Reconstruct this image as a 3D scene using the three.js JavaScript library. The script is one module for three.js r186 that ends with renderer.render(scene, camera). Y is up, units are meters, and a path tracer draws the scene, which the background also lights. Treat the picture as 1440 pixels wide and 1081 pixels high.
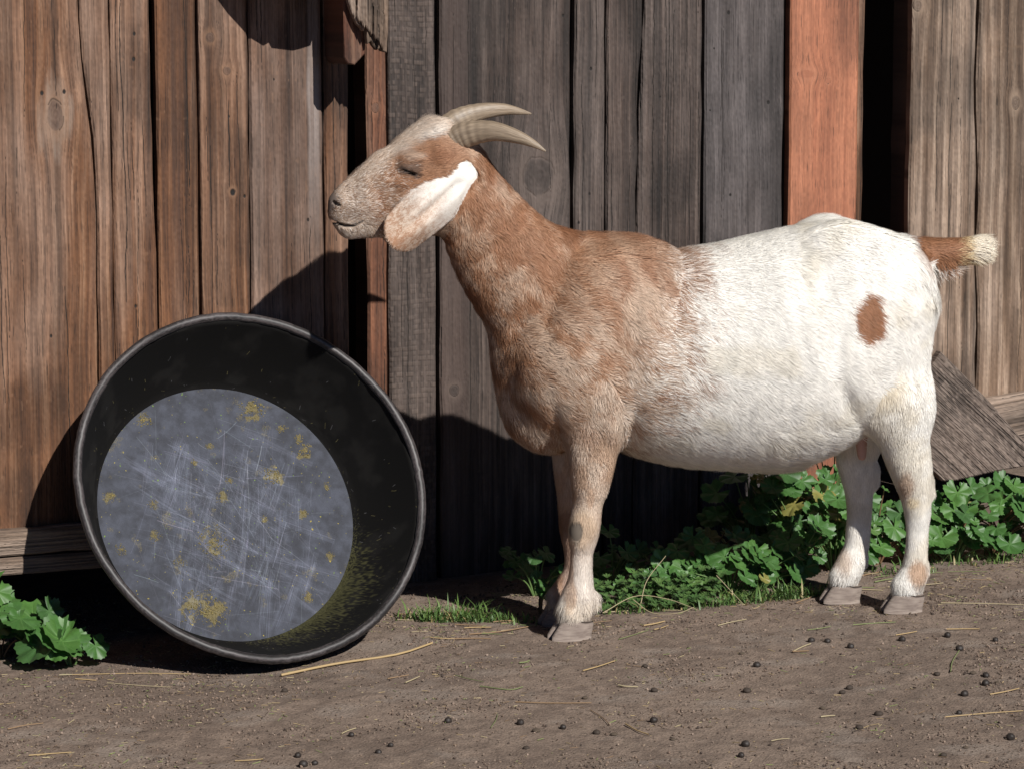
import * as THREE from 'three';
import { Sky } from 'three/addons/objects/Sky.js';
import { mergeGeometries } from 'three/addons/utils/BufferGeometryUtils.js';

// ---------------------------------------------------------------- camera, sky, sun, exposure
const scene = new THREE.Scene();
const camera = new THREE.PerspectiveCamera(14.81, 1024 / 768, 0.1, 2000);
camera.position.set(0, 1.2, 5.5);
camera.rotation.x = -Math.atan(553 / 4160);
const SUN = new THREE.Vector3(0.6, 0.83, 1).normalize();
const sky = new Sky();
sky.name = 'sky';
sky.scale.setScalar(1000);
sky.material.uniforms.sunPosition.value.copy(SUN);
sky.material.uniforms.turbidity.value = 2.2;
sky.material.uniforms.rayleigh.value = 0.3;
sky.material.uniforms.mieCoefficient.value = 0.003;
scene.add(sky);
scene.environmentIntensity = 0.1;
const sun = new THREE.DirectionalLight(new THREE.Color(1, 0.965, 0.915), 5.0);
sun.position.copy(SUN).multiplyScalar(12);
sun.castShadow = true;
sun.shadow.mapSize.set(4096, 4096);
Object.assign(sun.shadow.camera, { left: -3, right: 3, top: 3, bottom: -3, near: 1, far: 30 });
scene.add(sun, sun.target);
const renderer = new THREE.WebGLRenderer({ antialias: true });
renderer.setSize(1024, 768);
renderer.shadowMap.enabled = true;
renderer.toneMapping = THREE.LinearToneMapping;
renderer.toneMappingExposure = 1.12;

// ---------------------------------------------------------------- helpers
function rng(seed) { let s = seed | 0; return () => { s = (s + 0x6d2b79f5) | 0; let t = Math.imul(s ^ (s >>> 15), 1 | s); t = (t + Math.imul(t ^ (t >>> 7), 61 | t)) ^ t; return ((t ^ (t >>> 14)) >>> 0) / 4294967296; }; }
const clamp = (x, a = 0, b = 1) => (x < a ? a : x > b ? b : x);
const ss = (a, b, x) => { const t = clamp((x - a) / (b - a)); return t * t * (3 - 2 * t); };
const mix = (a, b, t) => a + (b - a) * t;
const mix3 = (a, b, t) => [mix(a[0], b[0], t), mix(a[1], b[1], t), mix(a[2], b[2], t)];
function hash2(x, y) { let h = Math.imul(x, 374761393) + Math.imul(y, 668265263) | 0; h = Math.imul(h ^ (h >>> 13), 1274126177); return ((h ^ (h >>> 16)) >>> 0) / 4294967296; }
function n2(x, y) {
  const ix = Math.floor(x), iy = Math.floor(y); let fx = x - ix, fy = y - iy; fx = fx * fx * (3 - 2 * fx); fy = fy * fy * (3 - 2 * fy);
  const a = hash2(ix, iy), b = hash2(ix + 1, iy), c = hash2(ix, iy + 1), d = hash2(ix + 1, iy + 1);
  return a + (b - a) * fx + (c - a + (a - b - c + d) * fx) * fy;
}
function fbm(x, y, o = 4) { let s = 0, a = 0.5, t = 0; for (let i = 0; i < o; i++) { s += a * n2(x, y); t += a; a *= 0.5; x = x * 2.03 + 17.3; y = y * 2.03 + 9.1; } return s / t; }
function n3(x, y, z) { const iz = Math.floor(z); let f = z - iz; f = f * f * (3 - 2 * f); return mix(n2(x + iz * 57.31, y + iz * 31.7), n2(x + (iz + 1) * 57.31, y + (iz + 1) * 31.7), f); }
const srgb = (c) => Math.round(255 * clamp(c <= 0.0031308 ? c * 12.92 : 1.055 * Math.pow(c, 1 / 2.4) - 0.055));
const names = {};
function numbered(n) { names[n] = (names[n] ?? -1) + 1; return names[n] ? `${n}_${String(names[n]).padStart(3, '0')}` : n; }
function tag(o, label, category, group, kind) { Object.assign(o.userData, { label, category }); if (group) o.userData.group = group; if (kind) o.userData.kind = kind; return o; }
function thing(name, label, category, group) { const g = new THREE.Group(); g.name = numbered(name); scene.add(g); return tag(g, label, category, group); }
function part(name, geo, mat, parent) { const m = new THREE.Mesh(geo, mat); m.name = name; m.castShadow = m.receiveShadow = true; parent.add(m); return m; }
function top(name, geo, mat) { return part(numbered(name), geo, mat, scene); }
const std = (rgb, rough = 0.8, extra = {}) => new THREE.MeshStandardMaterial({ color: new THREE.Color().setRGB(...rgb), roughness: rough, ...extra });
function dataTex(w, h, fill, channels, isColor) {
  const d = new Uint8Array(w * h * channels); fill(d);
  const t = new THREE.DataTexture(d, w, h, channels === 4 ? THREE.RGBAFormat : THREE.RedFormat);
  if (isColor) t.colorSpace = THREE.SRGBColorSpace;
  t.magFilter = THREE.LinearFilter; t.minFilter = THREE.LinearMipmapLinearFilter; t.wrapS = t.wrapT = THREE.RepeatWrapping; t.generateMipmaps = true; t.needsUpdate = true;
  return t;
}

// ---------------------------------------------------------------- ground
const duntil = (x, z, cx, cz, r) => Math.exp(-((x - cx) ** 2 + (z - cz) ** 2) / (r * r));
function groundBase(x, z) {
  const xs = clamp(x, -3, 3);
  return -0.005 + 0.045 * xs - 0.018 * duntil(x, z, -0.47, 0.2, 0.16);
}
function groundY(x, z) {
  return groundBase(x, z) + 0.010 * (fbm(x * 5 + 3, z * 5 + 8, 3) - 0.5) + 0.0035 * (fbm(x * 28, z * 28, 3) - 0.5);
}
{
  const axis = (lo, hi, step, far) => { const a = []; for (let v = lo; v <= hi + 1e-9; v += step) a.push(v); let s = step * 2; for (let v = hi + s; v < far; v += s) { a.push(v); s *= 1.35; } a.push(far); s = step * 2; for (let v = lo - s; v > -far; v -= s) { a.unshift(v); s *= 1.35; } a.unshift(-far); return a; };
  const xs = axis(-1.15, 1.25, 0.008, 400), zs = axis(-0.75, 1.35, 0.010, 400), W = xs.length, H = zs.length;
  const pos = new Float32Array(W * H * 3), uv = new Float32Array(W * H * 2), idx = [];
  for (let j = 0; j < H; j++) for (let i = 0; i < W; i++) {
    const k = j * W + i, x = xs[i], z = zs[j], near = Math.abs(x) < 4 && Math.abs(z) < 4;
    let y = near ? groundY(x, z) : groundBase(x, z);
    if (near) { const l = n2(x * 42, z * 42), l2 = n2(x * 33 + z * 21 + 5, z * 33 - x * 21); y += 0.0014 * l * l + 0.0022 * l2 ** 3 - 0.001; }
    pos.set([x, y, z], k * 3); uv.set([x / 2.4 + 0.5, -z / 2.4 + 0.5], k * 2);
  }
  for (let j = 0; j < H - 1; j++) for (let i = 0; i < W - 1; i++) { const a = j * W + i, b = a + 1, c = a + W, d = c + 1; idx.push(a, c, b, b, c, d); }
  const g = new THREE.BufferGeometry(); g.setAttribute('position', new THREE.BufferAttribute(pos, 3)); g.setAttribute('uv', new THREE.BufferAttribute(uv, 2)); g.setIndex(idx); g.computeVertexNormals();
  const N = 2048, hgt = new Uint8Array(N * N);
  const map = dataTex(N, N, (d) => {
    const A = [0.205, 0.152, 0.117], B = [0.135, 0.097, 0.074], G = [0.23, 0.187, 0.155], D = [0.085, 0.06, 0.045];
    for (let j = 0; j < N; j++) for (let i = 0; i < N; i++) {
      const x = i / 853, y = j / 853, k = j * N + i;
      const c = fbm(x * 5, y * 5, 4), m = fbm(x * 40 + 5, y * 40, 3), f = n2(x * 330, y * 330), f2 = n2(x * 640 + 9, y * 640 + 4), sp = n2(x * 210 + 40, y * 210);
      let col = mix3(B, A, ss(0.3, 0.7, c * 0.45 + m * 0.55));
      col = mix3(col, G, 0.55 * ss(0.55, 0.8, fbm(x * 11 + 7, y * 14, 3)));
      const t = 0.72 + 0.38 * f + 0.22 * f2;
      col = [col[0] * t, col[1] * t, col[2] * t];
      if (sp > 0.80) col = mix3(col, D, ss(0.80, 0.92, sp) * 0.8);
      if (f2 > 0.94) col = mix3(col, [0.36, 0.29, 0.22], 0.6);
      d[k * 4] = srgb(col[0]); d[k * 4 + 1] = srgb(col[1]); d[k * 4 + 2] = srgb(col[2]); d[k * 4 + 3] = 255;
      hgt[k] = 255 * clamp(0.35 * m + 0.4 * f + 0.25 * f2);
    }
  }, 4, true);
  const bump = dataTex(N, N, (d) => d.set(hgt), 1);
  const soil = new THREE.MeshStandardMaterial({ map, bumpMap: bump, bumpScale: 0.003, roughness: 0.95 });
  const m = top('ground', g, soil); m.userData.kind = 'structure';
}

// ---------------------------------------------------------------- weathered timber
// A board's texture: grain that bends round knots, weathering in streaks, checks, nail holes.
function woodMaterial(w, h, seed, o) {
  const px = Math.min(1024, Math.max(48, Math.round(w * (o.ppm ?? 1100)))), py = Math.min(2048, Math.round(h * 620)), r = rng(seed * 77 + 5), hg = new Uint8Array(px * py), S = seed * 13.7;
  const knots = o.knots ?? [], checks = (o.checks ?? []).map((c) => ({ u: c[0], v0: c[1] ?? 0, v1: c[2] ?? h, w: c[3] ?? 0.0012, s: r() * 50 }));
  for (let i = 0; i < (o.fineChecks ?? 12); i++) { const a = r() * h; checks.push({ u: r() * w, v0: a, v1: a + 0.1 + 0.35 * r(), w: 0.0006 + 0.0004 * r(), s: r() * 50 }); }
  const { dark, mid, light, grey } = o;
  const map = dataTex(px, py, (d) => {
    for (let j = 0; j < py; j++) {
      const v = (j + 0.5) / py * h;
      const bend = 0.012 * (n2(S, v * 1.6) - 0.5) + 0.004 * (n2(S + 9, v * 7) - 0.5);
      for (let i = 0; i < px; i++) {
        const u = (i + 0.5) / px * w, k = j * px + i;
        let g = u + bend, kn = 0, ring = 0, halo = 0;
        for (const q of knots) {
          const du = u - q[0], dv = v - q[1], rr = Math.sqrt((du / q[2]) ** 2 + (dv / q[3]) ** 2) + 0.16 * (n2(u * 90 + S, v * 60) - 0.5);
          const push = Math.exp(-(du * du) / (q[2] * q[2] * 9) - (dv * dv) / (q[3] * q[3] * 7));
          g -= Math.sign(du) * q[2] * 0.9 * push * (1 - Math.exp(-Math.abs(du) / q[2]));
          if (rr < 1.0) { kn = Math.max(kn, 1 - ss(0.8, 1.0, rr)); ring = 0.5 + 0.5 * Math.sin(rr * 15 + 4 * n2(u * 120 + S, v * 90)) * (0.5 + 0.5 * n2(u * 260, v * 200 + S)); }
          halo = Math.max(halo, ss(0.8, 1, rr) * (1 - ss(1, 2.4, rr)));
        }
        const cath0 = 0.5 + 0.5 * Math.sin(6.283 * (g * (o.rings ?? 55) + 2.2 * fbm(g * 6 + S, v * 0.9 + S, 2) * (o.swirl ?? 1) + 0.3 * n2(g * 200, v * 4))), cath = cath0 * cath0;
        const fib = n2(g * 1500 + S, v * 16), fib2 = n2(g * 640 + S * 3, v * 6 + 7), fib3 = n2(g * 260 + S, v * 3.2 + 2), str = fbm(g * 70 + S, v * 1.3 + S, 3), pat = fbm(u * 9 + S, v * 2.6 + S * 2, 4), blot = fbm(u * 34 + S, v * 11 + S, 3);
        const fib4 = n2(g * 150 + S * 2, v * 5.5 + 1), pit = n2(u * 270 + S, v * 150), pit2 = n2(u * 480 + S, v * 60);
        let t = 0.26 * cath * (o.ringAmp ?? 1) + 0.14 * fib + 0.22 * fib2 + 0.34 * fib3 + 0.28 * fib4 + 0.44 * str - 0.36;
        let col = t < 0.5 ? mix3(dark, mid, clamp(t * 2)) : mix3(mid, light, clamp(t * 2 - 1));
        const gw = clamp((o.greyness ?? 0.5) + 1.6 * (pat - 0.5) + 0.9 * (str - 0.5) + 0.5 * (blot - 0.5) + (o.weather ? o.weather(u, v, n2(u * 22 + S, v * 5)) : 0));
        const gv = 0.26 + 0.28 * fib + 0.34 * fib2 + 0.42 * fib3 + 0.3 * fib4 + 0.26 * cath * (o.ringAmp ?? 1);
        col = mix3(col, [grey[0] * gv, grey[1] * gv, grey[2] * gv], gw * 0.85);
        const wd = (1 - 0.4 * ss(0.5, 0.72, fbm(u * 8 + S * 3, v * 4.5 + S, 4))) * (0.86 + 0.22 * pit + 0.22 * pit2) * (0.72 + 0.5 * blot) * (1 - 0.5 * (o.streak ?? 0.8) * ss(0.58, 0.74, fbm(g * 48 + S * 2, v * 0.9 + 5, 3))) * (1 - 0.55 * ss(0.80, 0.93, n2(g * 900 + S, v * 26)));
        col = [col[0] * wd, col[1] * wd, col[2] * wd];
        const fleck = ss(0.86, 0.95, n2(u * 210 + S, v * 70)) * ss(0.45, 0.65, fbm(u * 12 + S, v * 9, 2));
        col = mix3(col, light.map((q) => q * 1.1), 0.22 * fleck);
        let hh = 0.5 + 0.3 * (fib - 0.5) + 0.28 * (fib2 - 0.5) + 0.3 * (cath - 0.4) * (o.ringAmp ?? 1) + 0.2 * (str - 0.5) + 0.25 * (blot - 0.5) + 0.25 * (pit - 0.5) + 0.25 * (fib3 - 0.5);
        if (o.stain) { const s = o.stain(u, v, S); if (s) { col = mix3(col, s.c, s.a); } }
        if (o.saw) { const rowj = v * 92 + 0.8 * n2(u * 18 + S, v * 9), bandu = u * 120, m = (hash2(Math.floor(rowj), 3 + (seed | 0)) * 0.45 + 0.55) * ss(0.35, 0.7, n2(bandu * 1.6, Math.floor(rowj) * 7.3)) * (1 - ss(0.25, 0.5, Math.abs(rowj - Math.floor(rowj) - 0.5))); col = mix3(col, light, m * 0.42 * (0.4 + pit2)); hh += 0.3 * m; }
        if (halo > 0) col = mix3(col, light, halo * 0.35);
        if (kn > 0) { const kc = mix3(dark, grey, 0.12 + 0.28 * ring + 0.25 * n2(u * 500, v * 300)); col = mix3(col, kc, kn * (0.35 + 0.55 * n2(u * 120 + S, v * 70))); hh += kn * 0.12 * (ring - 0.3); }
        for (const q of knots) { const du = u - q[0], dv = v - q[1], rr = Math.sqrt((du / q[2]) ** 2 + (dv / q[3]) ** 2) + 0.16 * (n2(u * 90 + S, v * 60) - 0.5), e = 1 - ss(0.0, 0.09, Math.abs(rr - 1)); if (e > 0 && n2(u * 40 + S, v * 40) > 0.35) { const ks = q[2] > 0.02 ? 0.3 : 0.75; col = mix3(col, [0.02, 0.014, 0.01], e * ks); hh -= e * 0.3; } }
        for (const c of checks) if (v > c.v0 && v < c.v1) { const cu = c.u + bend * 0.6 + 0.006 * (n2(c.s, v * 9) - 0.5) + 0.002 * (n2(c.s + 4, v * 60) - 0.5), e = 1 - ss(c.w * 0.35, c.w, Math.abs(u - cu) / Math.min(1, 0.2 + 14 * Math.min(v - c.v0, c.v1 - v))); if (e > 0) { col = mix3(col, [0.012, 0.009, 0.007], e); hh -= 0.45 * e; } }
        for (const q of o.nails ?? []) { const e = 1 - ss(0.55, 1, Math.hypot((u - q[0]), (v - q[1]) * 0.75) / (q[2] ?? 0.003)); if (e > 0) { col = mix3(col, [0.008, 0.006, 0.005], e); hh -= 0.5 * e; } }
        d[k * 4] = srgb(col[0]); d[k * 4 + 1] = srgb(col[1]); d[k * 4 + 2] = srgb(col[2]); d[k * 4 + 3] = 255; hg[k] = 255 * clamp(hh);
      }
    }
  }, 4, true);
  const bump = dataTex(px, py, (d) => d.set(hg), 1);
  return new THREE.MeshStandardMaterial({ map, bumpMap: bump, bumpScale: o.bump ?? 0.0032, roughness: o.rough ?? 0.85 });
}
// A board: front at z = 0, back at z = -th, x from x0(v) to x1(v), wavering arrises and a small chamfer; uv runs over the whole board.
function boardGeometry(x0, x1, y0, y1, th, seed, wob = 0.0018, cup = 0) {
  const n = 22, pos = [], uv = [], idx = [], e = (f, y) => (typeof f === 'function' ? f(y) : f), ch = Math.min(0.004, th * 0.3);
  const xm0 = Math.min(e(x0, y0), e(x0, y1)), xm1 = Math.max(e(x1, y0), e(x1, y1));
  const ring = (y) => {
    const a = e(x0, y) + wob * (n2(seed * 3.1, y * 22) * 2 - 1) + wob * 0.6 * (n2(seed * 5.7, y * 90) * 2 - 1), b = e(x1, y) + wob * (n2(seed * 7.9 + 2, y * 22) * 2 - 1) + wob * 0.6 * (n2(seed * 1.7, y * 90) * 2 - 1), m = (a + b) / 2;
    return [[a, -th], [a, -ch], [a + ch, 0], [m, cup], [b - ch, 0], [b, -ch], [b, -th]];
  };
  const K = 7;
  for (let j = 0; j <= n; j++) { const y = mix(y0, y1, j / n); for (const [x, z] of ring(y)) { pos.push(x, y, z); uv.push((x - xm0) / (xm1 - xm0), (y - y0) / (y1 - y0)); } }
  for (let j = 0; j < n; j++) for (let i = 0; i < K; i++) { const a = j * K + i, b = j * K + (i + 1) % K, c = a + K, d = b + K; idx.push(a, b, c, b, d, c); }
  for (const [j, flip] of [[0, 1], [n, 0]]) for (let i = 1; i < K - 1; i++) { const a = j * K; flip ? idx.push(a, a + i + 1, a + i) : idx.push(a, a + i, a + i + 1); }
  let g = new THREE.BufferGeometry(); g.setAttribute('position', new THREE.Float32BufferAttribute(pos, 3)); g.setAttribute('uv', new THREE.Float32BufferAttribute(uv, 2)); g.setIndex(idx);
  g = g.toNonIndexed(); g.computeVertexNormals();
  return g;
}
const HT = 1.75;  // height of the boards
const REDBROWN = { dark: [0.038, 0.017, 0.010], mid: [0.140, 0.060, 0.026], light: [0.265, 0.148, 0.086], grey: [0.188, 0.122, 0.088] };
const GREY = { dark: [0.016, 0.011, 0.009], mid: [0.055, 0.036, 0.028], light: [0.135, 0.099, 0.081], grey: [0.080, 0.062, 0.054] };
const TAN = { dark: [0.055, 0.031, 0.018], mid: [0.17, 0.108, 0.07], light: [0.32, 0.23, 0.165], grey: [0.225, 0.17, 0.133] };
function plank(parent, name, x0, x1, y0, y1, z, th, seed, look, wob, cup) {
  const e = (f, y) => (typeof f === 'function' ? f(y) : f), w = Math.max(e(x1, y0), e(x1, y1)) - Math.min(e(x0, y0), e(x0, y1));
  const m = part(name, boardGeometry(x0, x1, y0, y1, th, seed, wob, cup), look.isMaterial ? look : woodMaterial(w, y1 - y0, seed, look), parent); m.position.z = z; return m;
}

// red-brown panel of upright boards, on the left, that the tub leans on
const redWall = thing('plank_wall', 'red-brown weathered plank panel that the black tub leans against', 'wall', 'shed wall sections');
redWall.position.set(-0.36, 0, -0.315); redWall.rotation.y = THREE.MathUtils.degToRad(24);
{
  const low = (u, v, n) => -0.55 * ss(0.75, 0.2, v + 0.35 * (n - 0.5)) + 0.16 * ss(0.8, 1.2, v);
  const B = 0.02;
  const y0 = 0.1;
  plank(redWall, 'plank', -1.15, -0.84, y0, HT, 0, 0.022, 30, { ...REDBROWN, greyness: 0.35, weather: low });
  plank(redWall, 'plank', -0.836, (y) => -0.497 + 0.026 * ss(1.15, 0.85, y) - 0.004, y0, HT, 0, 0.024, 1, { ...REDBROWN, greyness: 0.42, weather: low, rings: 34, swirl: 1.6, knots: [[0.287, 0.868, 0.017, 0.030]], stain: (u, v, S) => ({ c: [0.25, 0.19, 0.15], a: 0.6 * (1 - ss(0.55, 1.1, Math.hypot((u - 0.29) / 0.034, (v - 0.862) / 0.085) + 1.1 * (fbm(u * 90, v * 14 + S, 3) - 0.5))) * (0.3 + 0.9 * n2(u * 260, v * 9)) }), checks: [[0.30, 0.2, 0.55], [0.19, 0.45, 0.8, 0.0008]], nails: [[0.262, 0.91, 0.004], [0.305, 0.912, 0.004], [0.27, 0.45]] });
  plank(redWall, 'plank', (y) => -0.497 + 0.026 * ss(1.15, 0.85, y), -0.441, y0, HT, -0.002, 0.022, 2, { ...REDBROWN, greyness: 0.4, weather: low, rings: 60 });
  plank(redWall, 'plank', -0.4385, (y) => -0.362 + 0.006 * ss(1.1, 0.6, y), y0, HT, 0.001, 0.024, 3, { ...REDBROWN, greyness: 0.4, weather: low, rings: 60, nails: [[0.046, 1.02, 0.0035], [0.044, 0.972, 0.004], [0.04, 0.5]], checks: [[0.02, 0.5, 1.1, 0.0012]] });
  plank(redWall, 'plank', -0.349, -0.268, y0, HT, -0.004, 0.022, 4, { ...REDBROWN, greyness: 0.0, weather: (u, v, n) => -0.3, rings: 45, ringAmp: 0.7, stain: (u, v, S) => { const a = 0.55 * ss(0.016, 0.004, Math.abs(u - 0.036 + 0.01 * (n2(S, v * 4) - 0.5)) - 0.004 * n2(u * 200, v * 6)); return { c: [0.07, 0.035, 0.022], a: a * n2(u * 300 + S, v * 5) * 1.4 }; } });
  plank(redWall, 'plank', -0.264, -0.166, y0, HT, 0.002, 0.022, 5, { ...REDBROWN, greyness: 0.55, weather: low, rings: 48, knots: [[0.056, 0.948, 0.0085, 0.0085], [0.022, 1.012, 0.009, 0.010], [0.064, 0.715, 0.006, 0.007]], nails: [[0.064, 0.713, 0.006], [0.058, 0.86, 0.0025], [0.088, 0.705, 0.003]], checks: [[0.058, 0.72, 0.9, 0.0018]] });
  plank(redWall, 'plank', -0.1625, -0.012, y0, HT, 0, 0.022, 6, { ...REDBROWN, grey: [0.215, 0.148, 0.116], greyness: 0.85, streak: 0.4, weather: low, rings: 40, ringAmp: 0.55, nails: [[0.05, 0.93, 0.002], [0.118, 0.655, 0.003]], stain: (u, v, S) => ({ c: [0.32, 0.275, 0.255], a: 0.6 * ss(0.118, 0.126, u + 0.004 * n2(S, v * 12)) * ss(0.146, 0.138, u) * ss(0.55, 0.8, v) * (0.45 + 0.55 * n2(u * 260, v * 7)) }) });
  plank(redWall, 'plank', -0.0085, 0.041, y0, HT, 0.001, 0.022, 7, { ...REDBROWN, greyness: 0.75, weather: low, rings: 60, ringAmp: 0.6 });
  const sill = woodMaterial(0.09, 1.4, 61, { ...TAN, greyness: 0.8, rings: 60 });
  // two sill rails across the foot of the panel (grain along them: built upright, laid over)
  for (const [yc, hh, z, l] of [[0.162, 0.05, 0.024, 0], [0.116, 0.034, 0.020, 0.004]]) {
    const m = part('sill_rail', boardGeometry(-hh / 2, hh / 2, -0.6, 0.6, 0.024, yc * 100, 0.0015), sill, redWall);
    m.rotation.z = Math.PI / 2; m.position.set(-0.55 + l, yc, z);
  }
}

// grey section in the middle, behind the goat
const greyWall = thing('plank_wall', 'dark grey weathered plank wall behind the goat, with one orange board', 'wall', 'shed wall sections');
greyWall.position.set(-0.102, 0, -0.58); greyWall.scale.x = 1.017; greyWall.rotation.y = THREE.MathUtils.degToRad(20);
{
  const y0 = -0.02;
  const post = plank(greyWall, 'corner_post', -0.201, -0.1585, y0, HT, -0.006, 0.085, 10, { ...REDBROWN, dark: [0.04, 0.016, 0.009], mid: [0.14, 0.055, 0.028], light: [0.24, 0.11, 0.06], greyness: -0.1, rings: 75, knots: [[0.020, 0.985, 0.008, 0.010]] });
  plank(greyWall, 'plank', -0.157, -0.0585, y0, HT, 0.004, 0.024, 11, { ...GREY, greyness: 0.55, saw: true, bump: 0.003, rings: 50, ringAmp: 0.4, weather: () => -0.1 });
  plank(greyWall, 'plank', -0.048, 0.2335, y0, HT, 0, 0.022, 12, { ...GREY, greyness: 0.5, rings: 22, swirl: 2.2, ringAmp: 0.8, knots: [[0.212, 0.84, 0.034, 0.04], [0.03, 0.4, 0.01, 0.012], [0.17, 1.32, 0.012, 0.015]], nails: [[0.265, 1.17, 0.003], [0.19, 0.5, 0.003]], checks: [[0.062, 0.2, 1.7, 0.0009], [0.13, 0.75, 0.98, 0.0007]], stain: (u, v, S) => ({ c: [0.075, 0.05, 0.042], a: 0.6 * ss(0.075, 0.055, u + 0.006 * n2(S, v * 20)) * (0.6 + 0.4 * n2(u * 200, v * 4)) }) });
  plank(greyWall, 'plank', 0.2435, 0.3105, y0, HT, -0.003, 0.022, 13, { ...GREY, greyness: 0.55, rings: 60, nails: [[0.036, 1.06, 0.0035], [0.034, 0.80, 0.0028], [0.01, 0.74, 0.003]] });
  plank(greyWall, 'plank', 0.3125, (y) => 0.391 - 0.014 * ss(1.15, 0.75, y) - 0.003 * Math.sin(y * 14), y0, HT, 0.001, 0.024, 14, { ...GREY, greyness: 0.4, rings: 45, fineChecks: 9, checks: [[0.05, 0.2, 0.9, 0.001]] }, 0.003);
  plank(greyWall, 'plank', (y) => 0.3945 - 0.014 * ss(1.15, 0.75, y) - 0.003 * Math.sin(y * 14), 0.5255, y0, HT, 0.002, 0.024, 15, { ...GREY, greyness: 0.6, rings: 48, fineChecks: 26, bump: 0.0045, checks: [[0.035, 0.3, 1.75, 0.0012], [0.07, 0.5, 1.5, 0.001]], nails: [[0.05, 1.0, 0.002]] }, 0.003);
  plank(greyWall, 'plank', 0.5345, 0.7145, y0, HT, -0.004, 0.022, 16, { dark: [0.022, 0.017, 0.016], mid: [0.062, 0.049, 0.045], light: [0.135, 0.112, 0.104], grey: [0.082, 0.070, 0.068], greyness: 0.6, rings: 30, ringAmp: 0.5, nails: [[0.052, 1.175, 0.004], [0.145, 0.985, 0.004], [0.02, 1.10, 0.002], [0.012, 0.97, 0.002], [0.06, 0.79, 0.003]] });
  plank(greyWall, 'plank', 0.7265, 0.886, y0, HT, 0.003, 0.026, 17, { dark: [0.23, 0.078, 0.04], mid: [0.305, 0.116, 0.06], light: [0.375, 0.155, 0.086], grey: [0.345, 0.136, 0.073], greyness: 0.45, streak: 0.25, rings: 26, ringAmp: 0.7, fineChecks: 0, bump: 0.0012, rough: 0.75, knots: [[0.036, 1.045, 0.02, 0.009], [0.088, 1.03, 0.006, 0.006]] }).userData.label = 'orange stained newer board';
  part('added_light_stop', new THREE.BoxGeometry(0.07, HT, 0.02), std([0.03, 0.022, 0.018], 0.9), greyWall).position.set(-0.053, HT / 2, -0.04);  // dark strips added behind the board gaps to keep stray light specks out
  part('added_light_stop', new THREE.BoxGeometry(0.07, HT, 0.02), std([0.03, 0.022, 0.018], 0.9), greyWall).position.set(0.238, HT / 2, -0.042);
  part('added_light_stop', new THREE.BoxGeometry(0.07, HT, 0.02), std([0.03, 0.022, 0.018], 0.9), greyWall).position.set(0.530, HT / 2, -0.042);
  // studs and rails inside, seen dimly through the gaps
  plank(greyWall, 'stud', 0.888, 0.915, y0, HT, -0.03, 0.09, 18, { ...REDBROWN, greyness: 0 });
}
// tan section at the right end, standing proud of the gap
const tanWall = thing('plank_wall', 'tan weathered planks beyond the dark gap, behind the goat\'s tail', 'wall', 'shed wall sections');
tanWall.position.copy(greyWall.position); tanWall.rotation.copy(greyWall.rotation); tanWall.scale.copy(greyWall.scale);
{
  plank(tanWall, 'corner_post', 0.984, 1.05, 0.15, HT, 0.036, 0.07, 20, { ...GREY, greyness: 0.3 });
  plank(tanWall, 'plank', 0.9815, (y) => 1.133 + 0.014 * ss(1.2, 0.33, y) + 0.0025 * Math.sin(y * 17), 0.27, HT, 0.06, 0.022, 21, { ...TAN, greyness: 0.45, ringAmp: 1.7, rings: 33, swirl: 1.8, knots: [[0.012, 0.90, 0.011, 0.013]], nails: [[0.112, 0.70, 0.002]] }, 0.0025);
  plank(tanWall, 'plank', (y) => 1.1385 + 0.014 * ss(1.2, 0.33, y) + 0.0025 * Math.sin(y * 17), 1.33, 0.27, HT, 0.06, 0.022, 22, { ...TAN, greyness: 0.35, ringAmp: 1.7, rings: 26, swirl: 2.4, knots: [[0.095, 0.69, 0.010, 0.016]], stain: (u, v, S) => { const b = Math.exp(-((v - 0.81) ** 2) / 0.00002) * 0.4; return { c: [0.16, 0.10, 0.06], a: b * n2(u * 60, v * 300) + 0.3 * ss(0.62, 0.8, fbm(u * 30 + S, v * 2, 2)) }; } }, 0.0025);
  plank(tanWall, 'plank', 1.336, 1.62, 0.27, HT, 0.058, 0.022, 23, { ...TAN, greyness: 0.5, rings: 30 });
  // rail laid along the foot and the rough split board that hangs askew over it
  const rail = part('foot_rail', boardGeometry(-0.066, 0.066, -0.24, 0.24, 0.022, 24.3, 0.002), woodMaterial(0.132, 0.48, 24, { ...TAN, greyness: 0.7, rings: 50 }), tanWall);
  rail.rotation.z = Math.PI / 2 + 0.12; rail.position.set(1.36, 0.275, 0.088);
}
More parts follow.
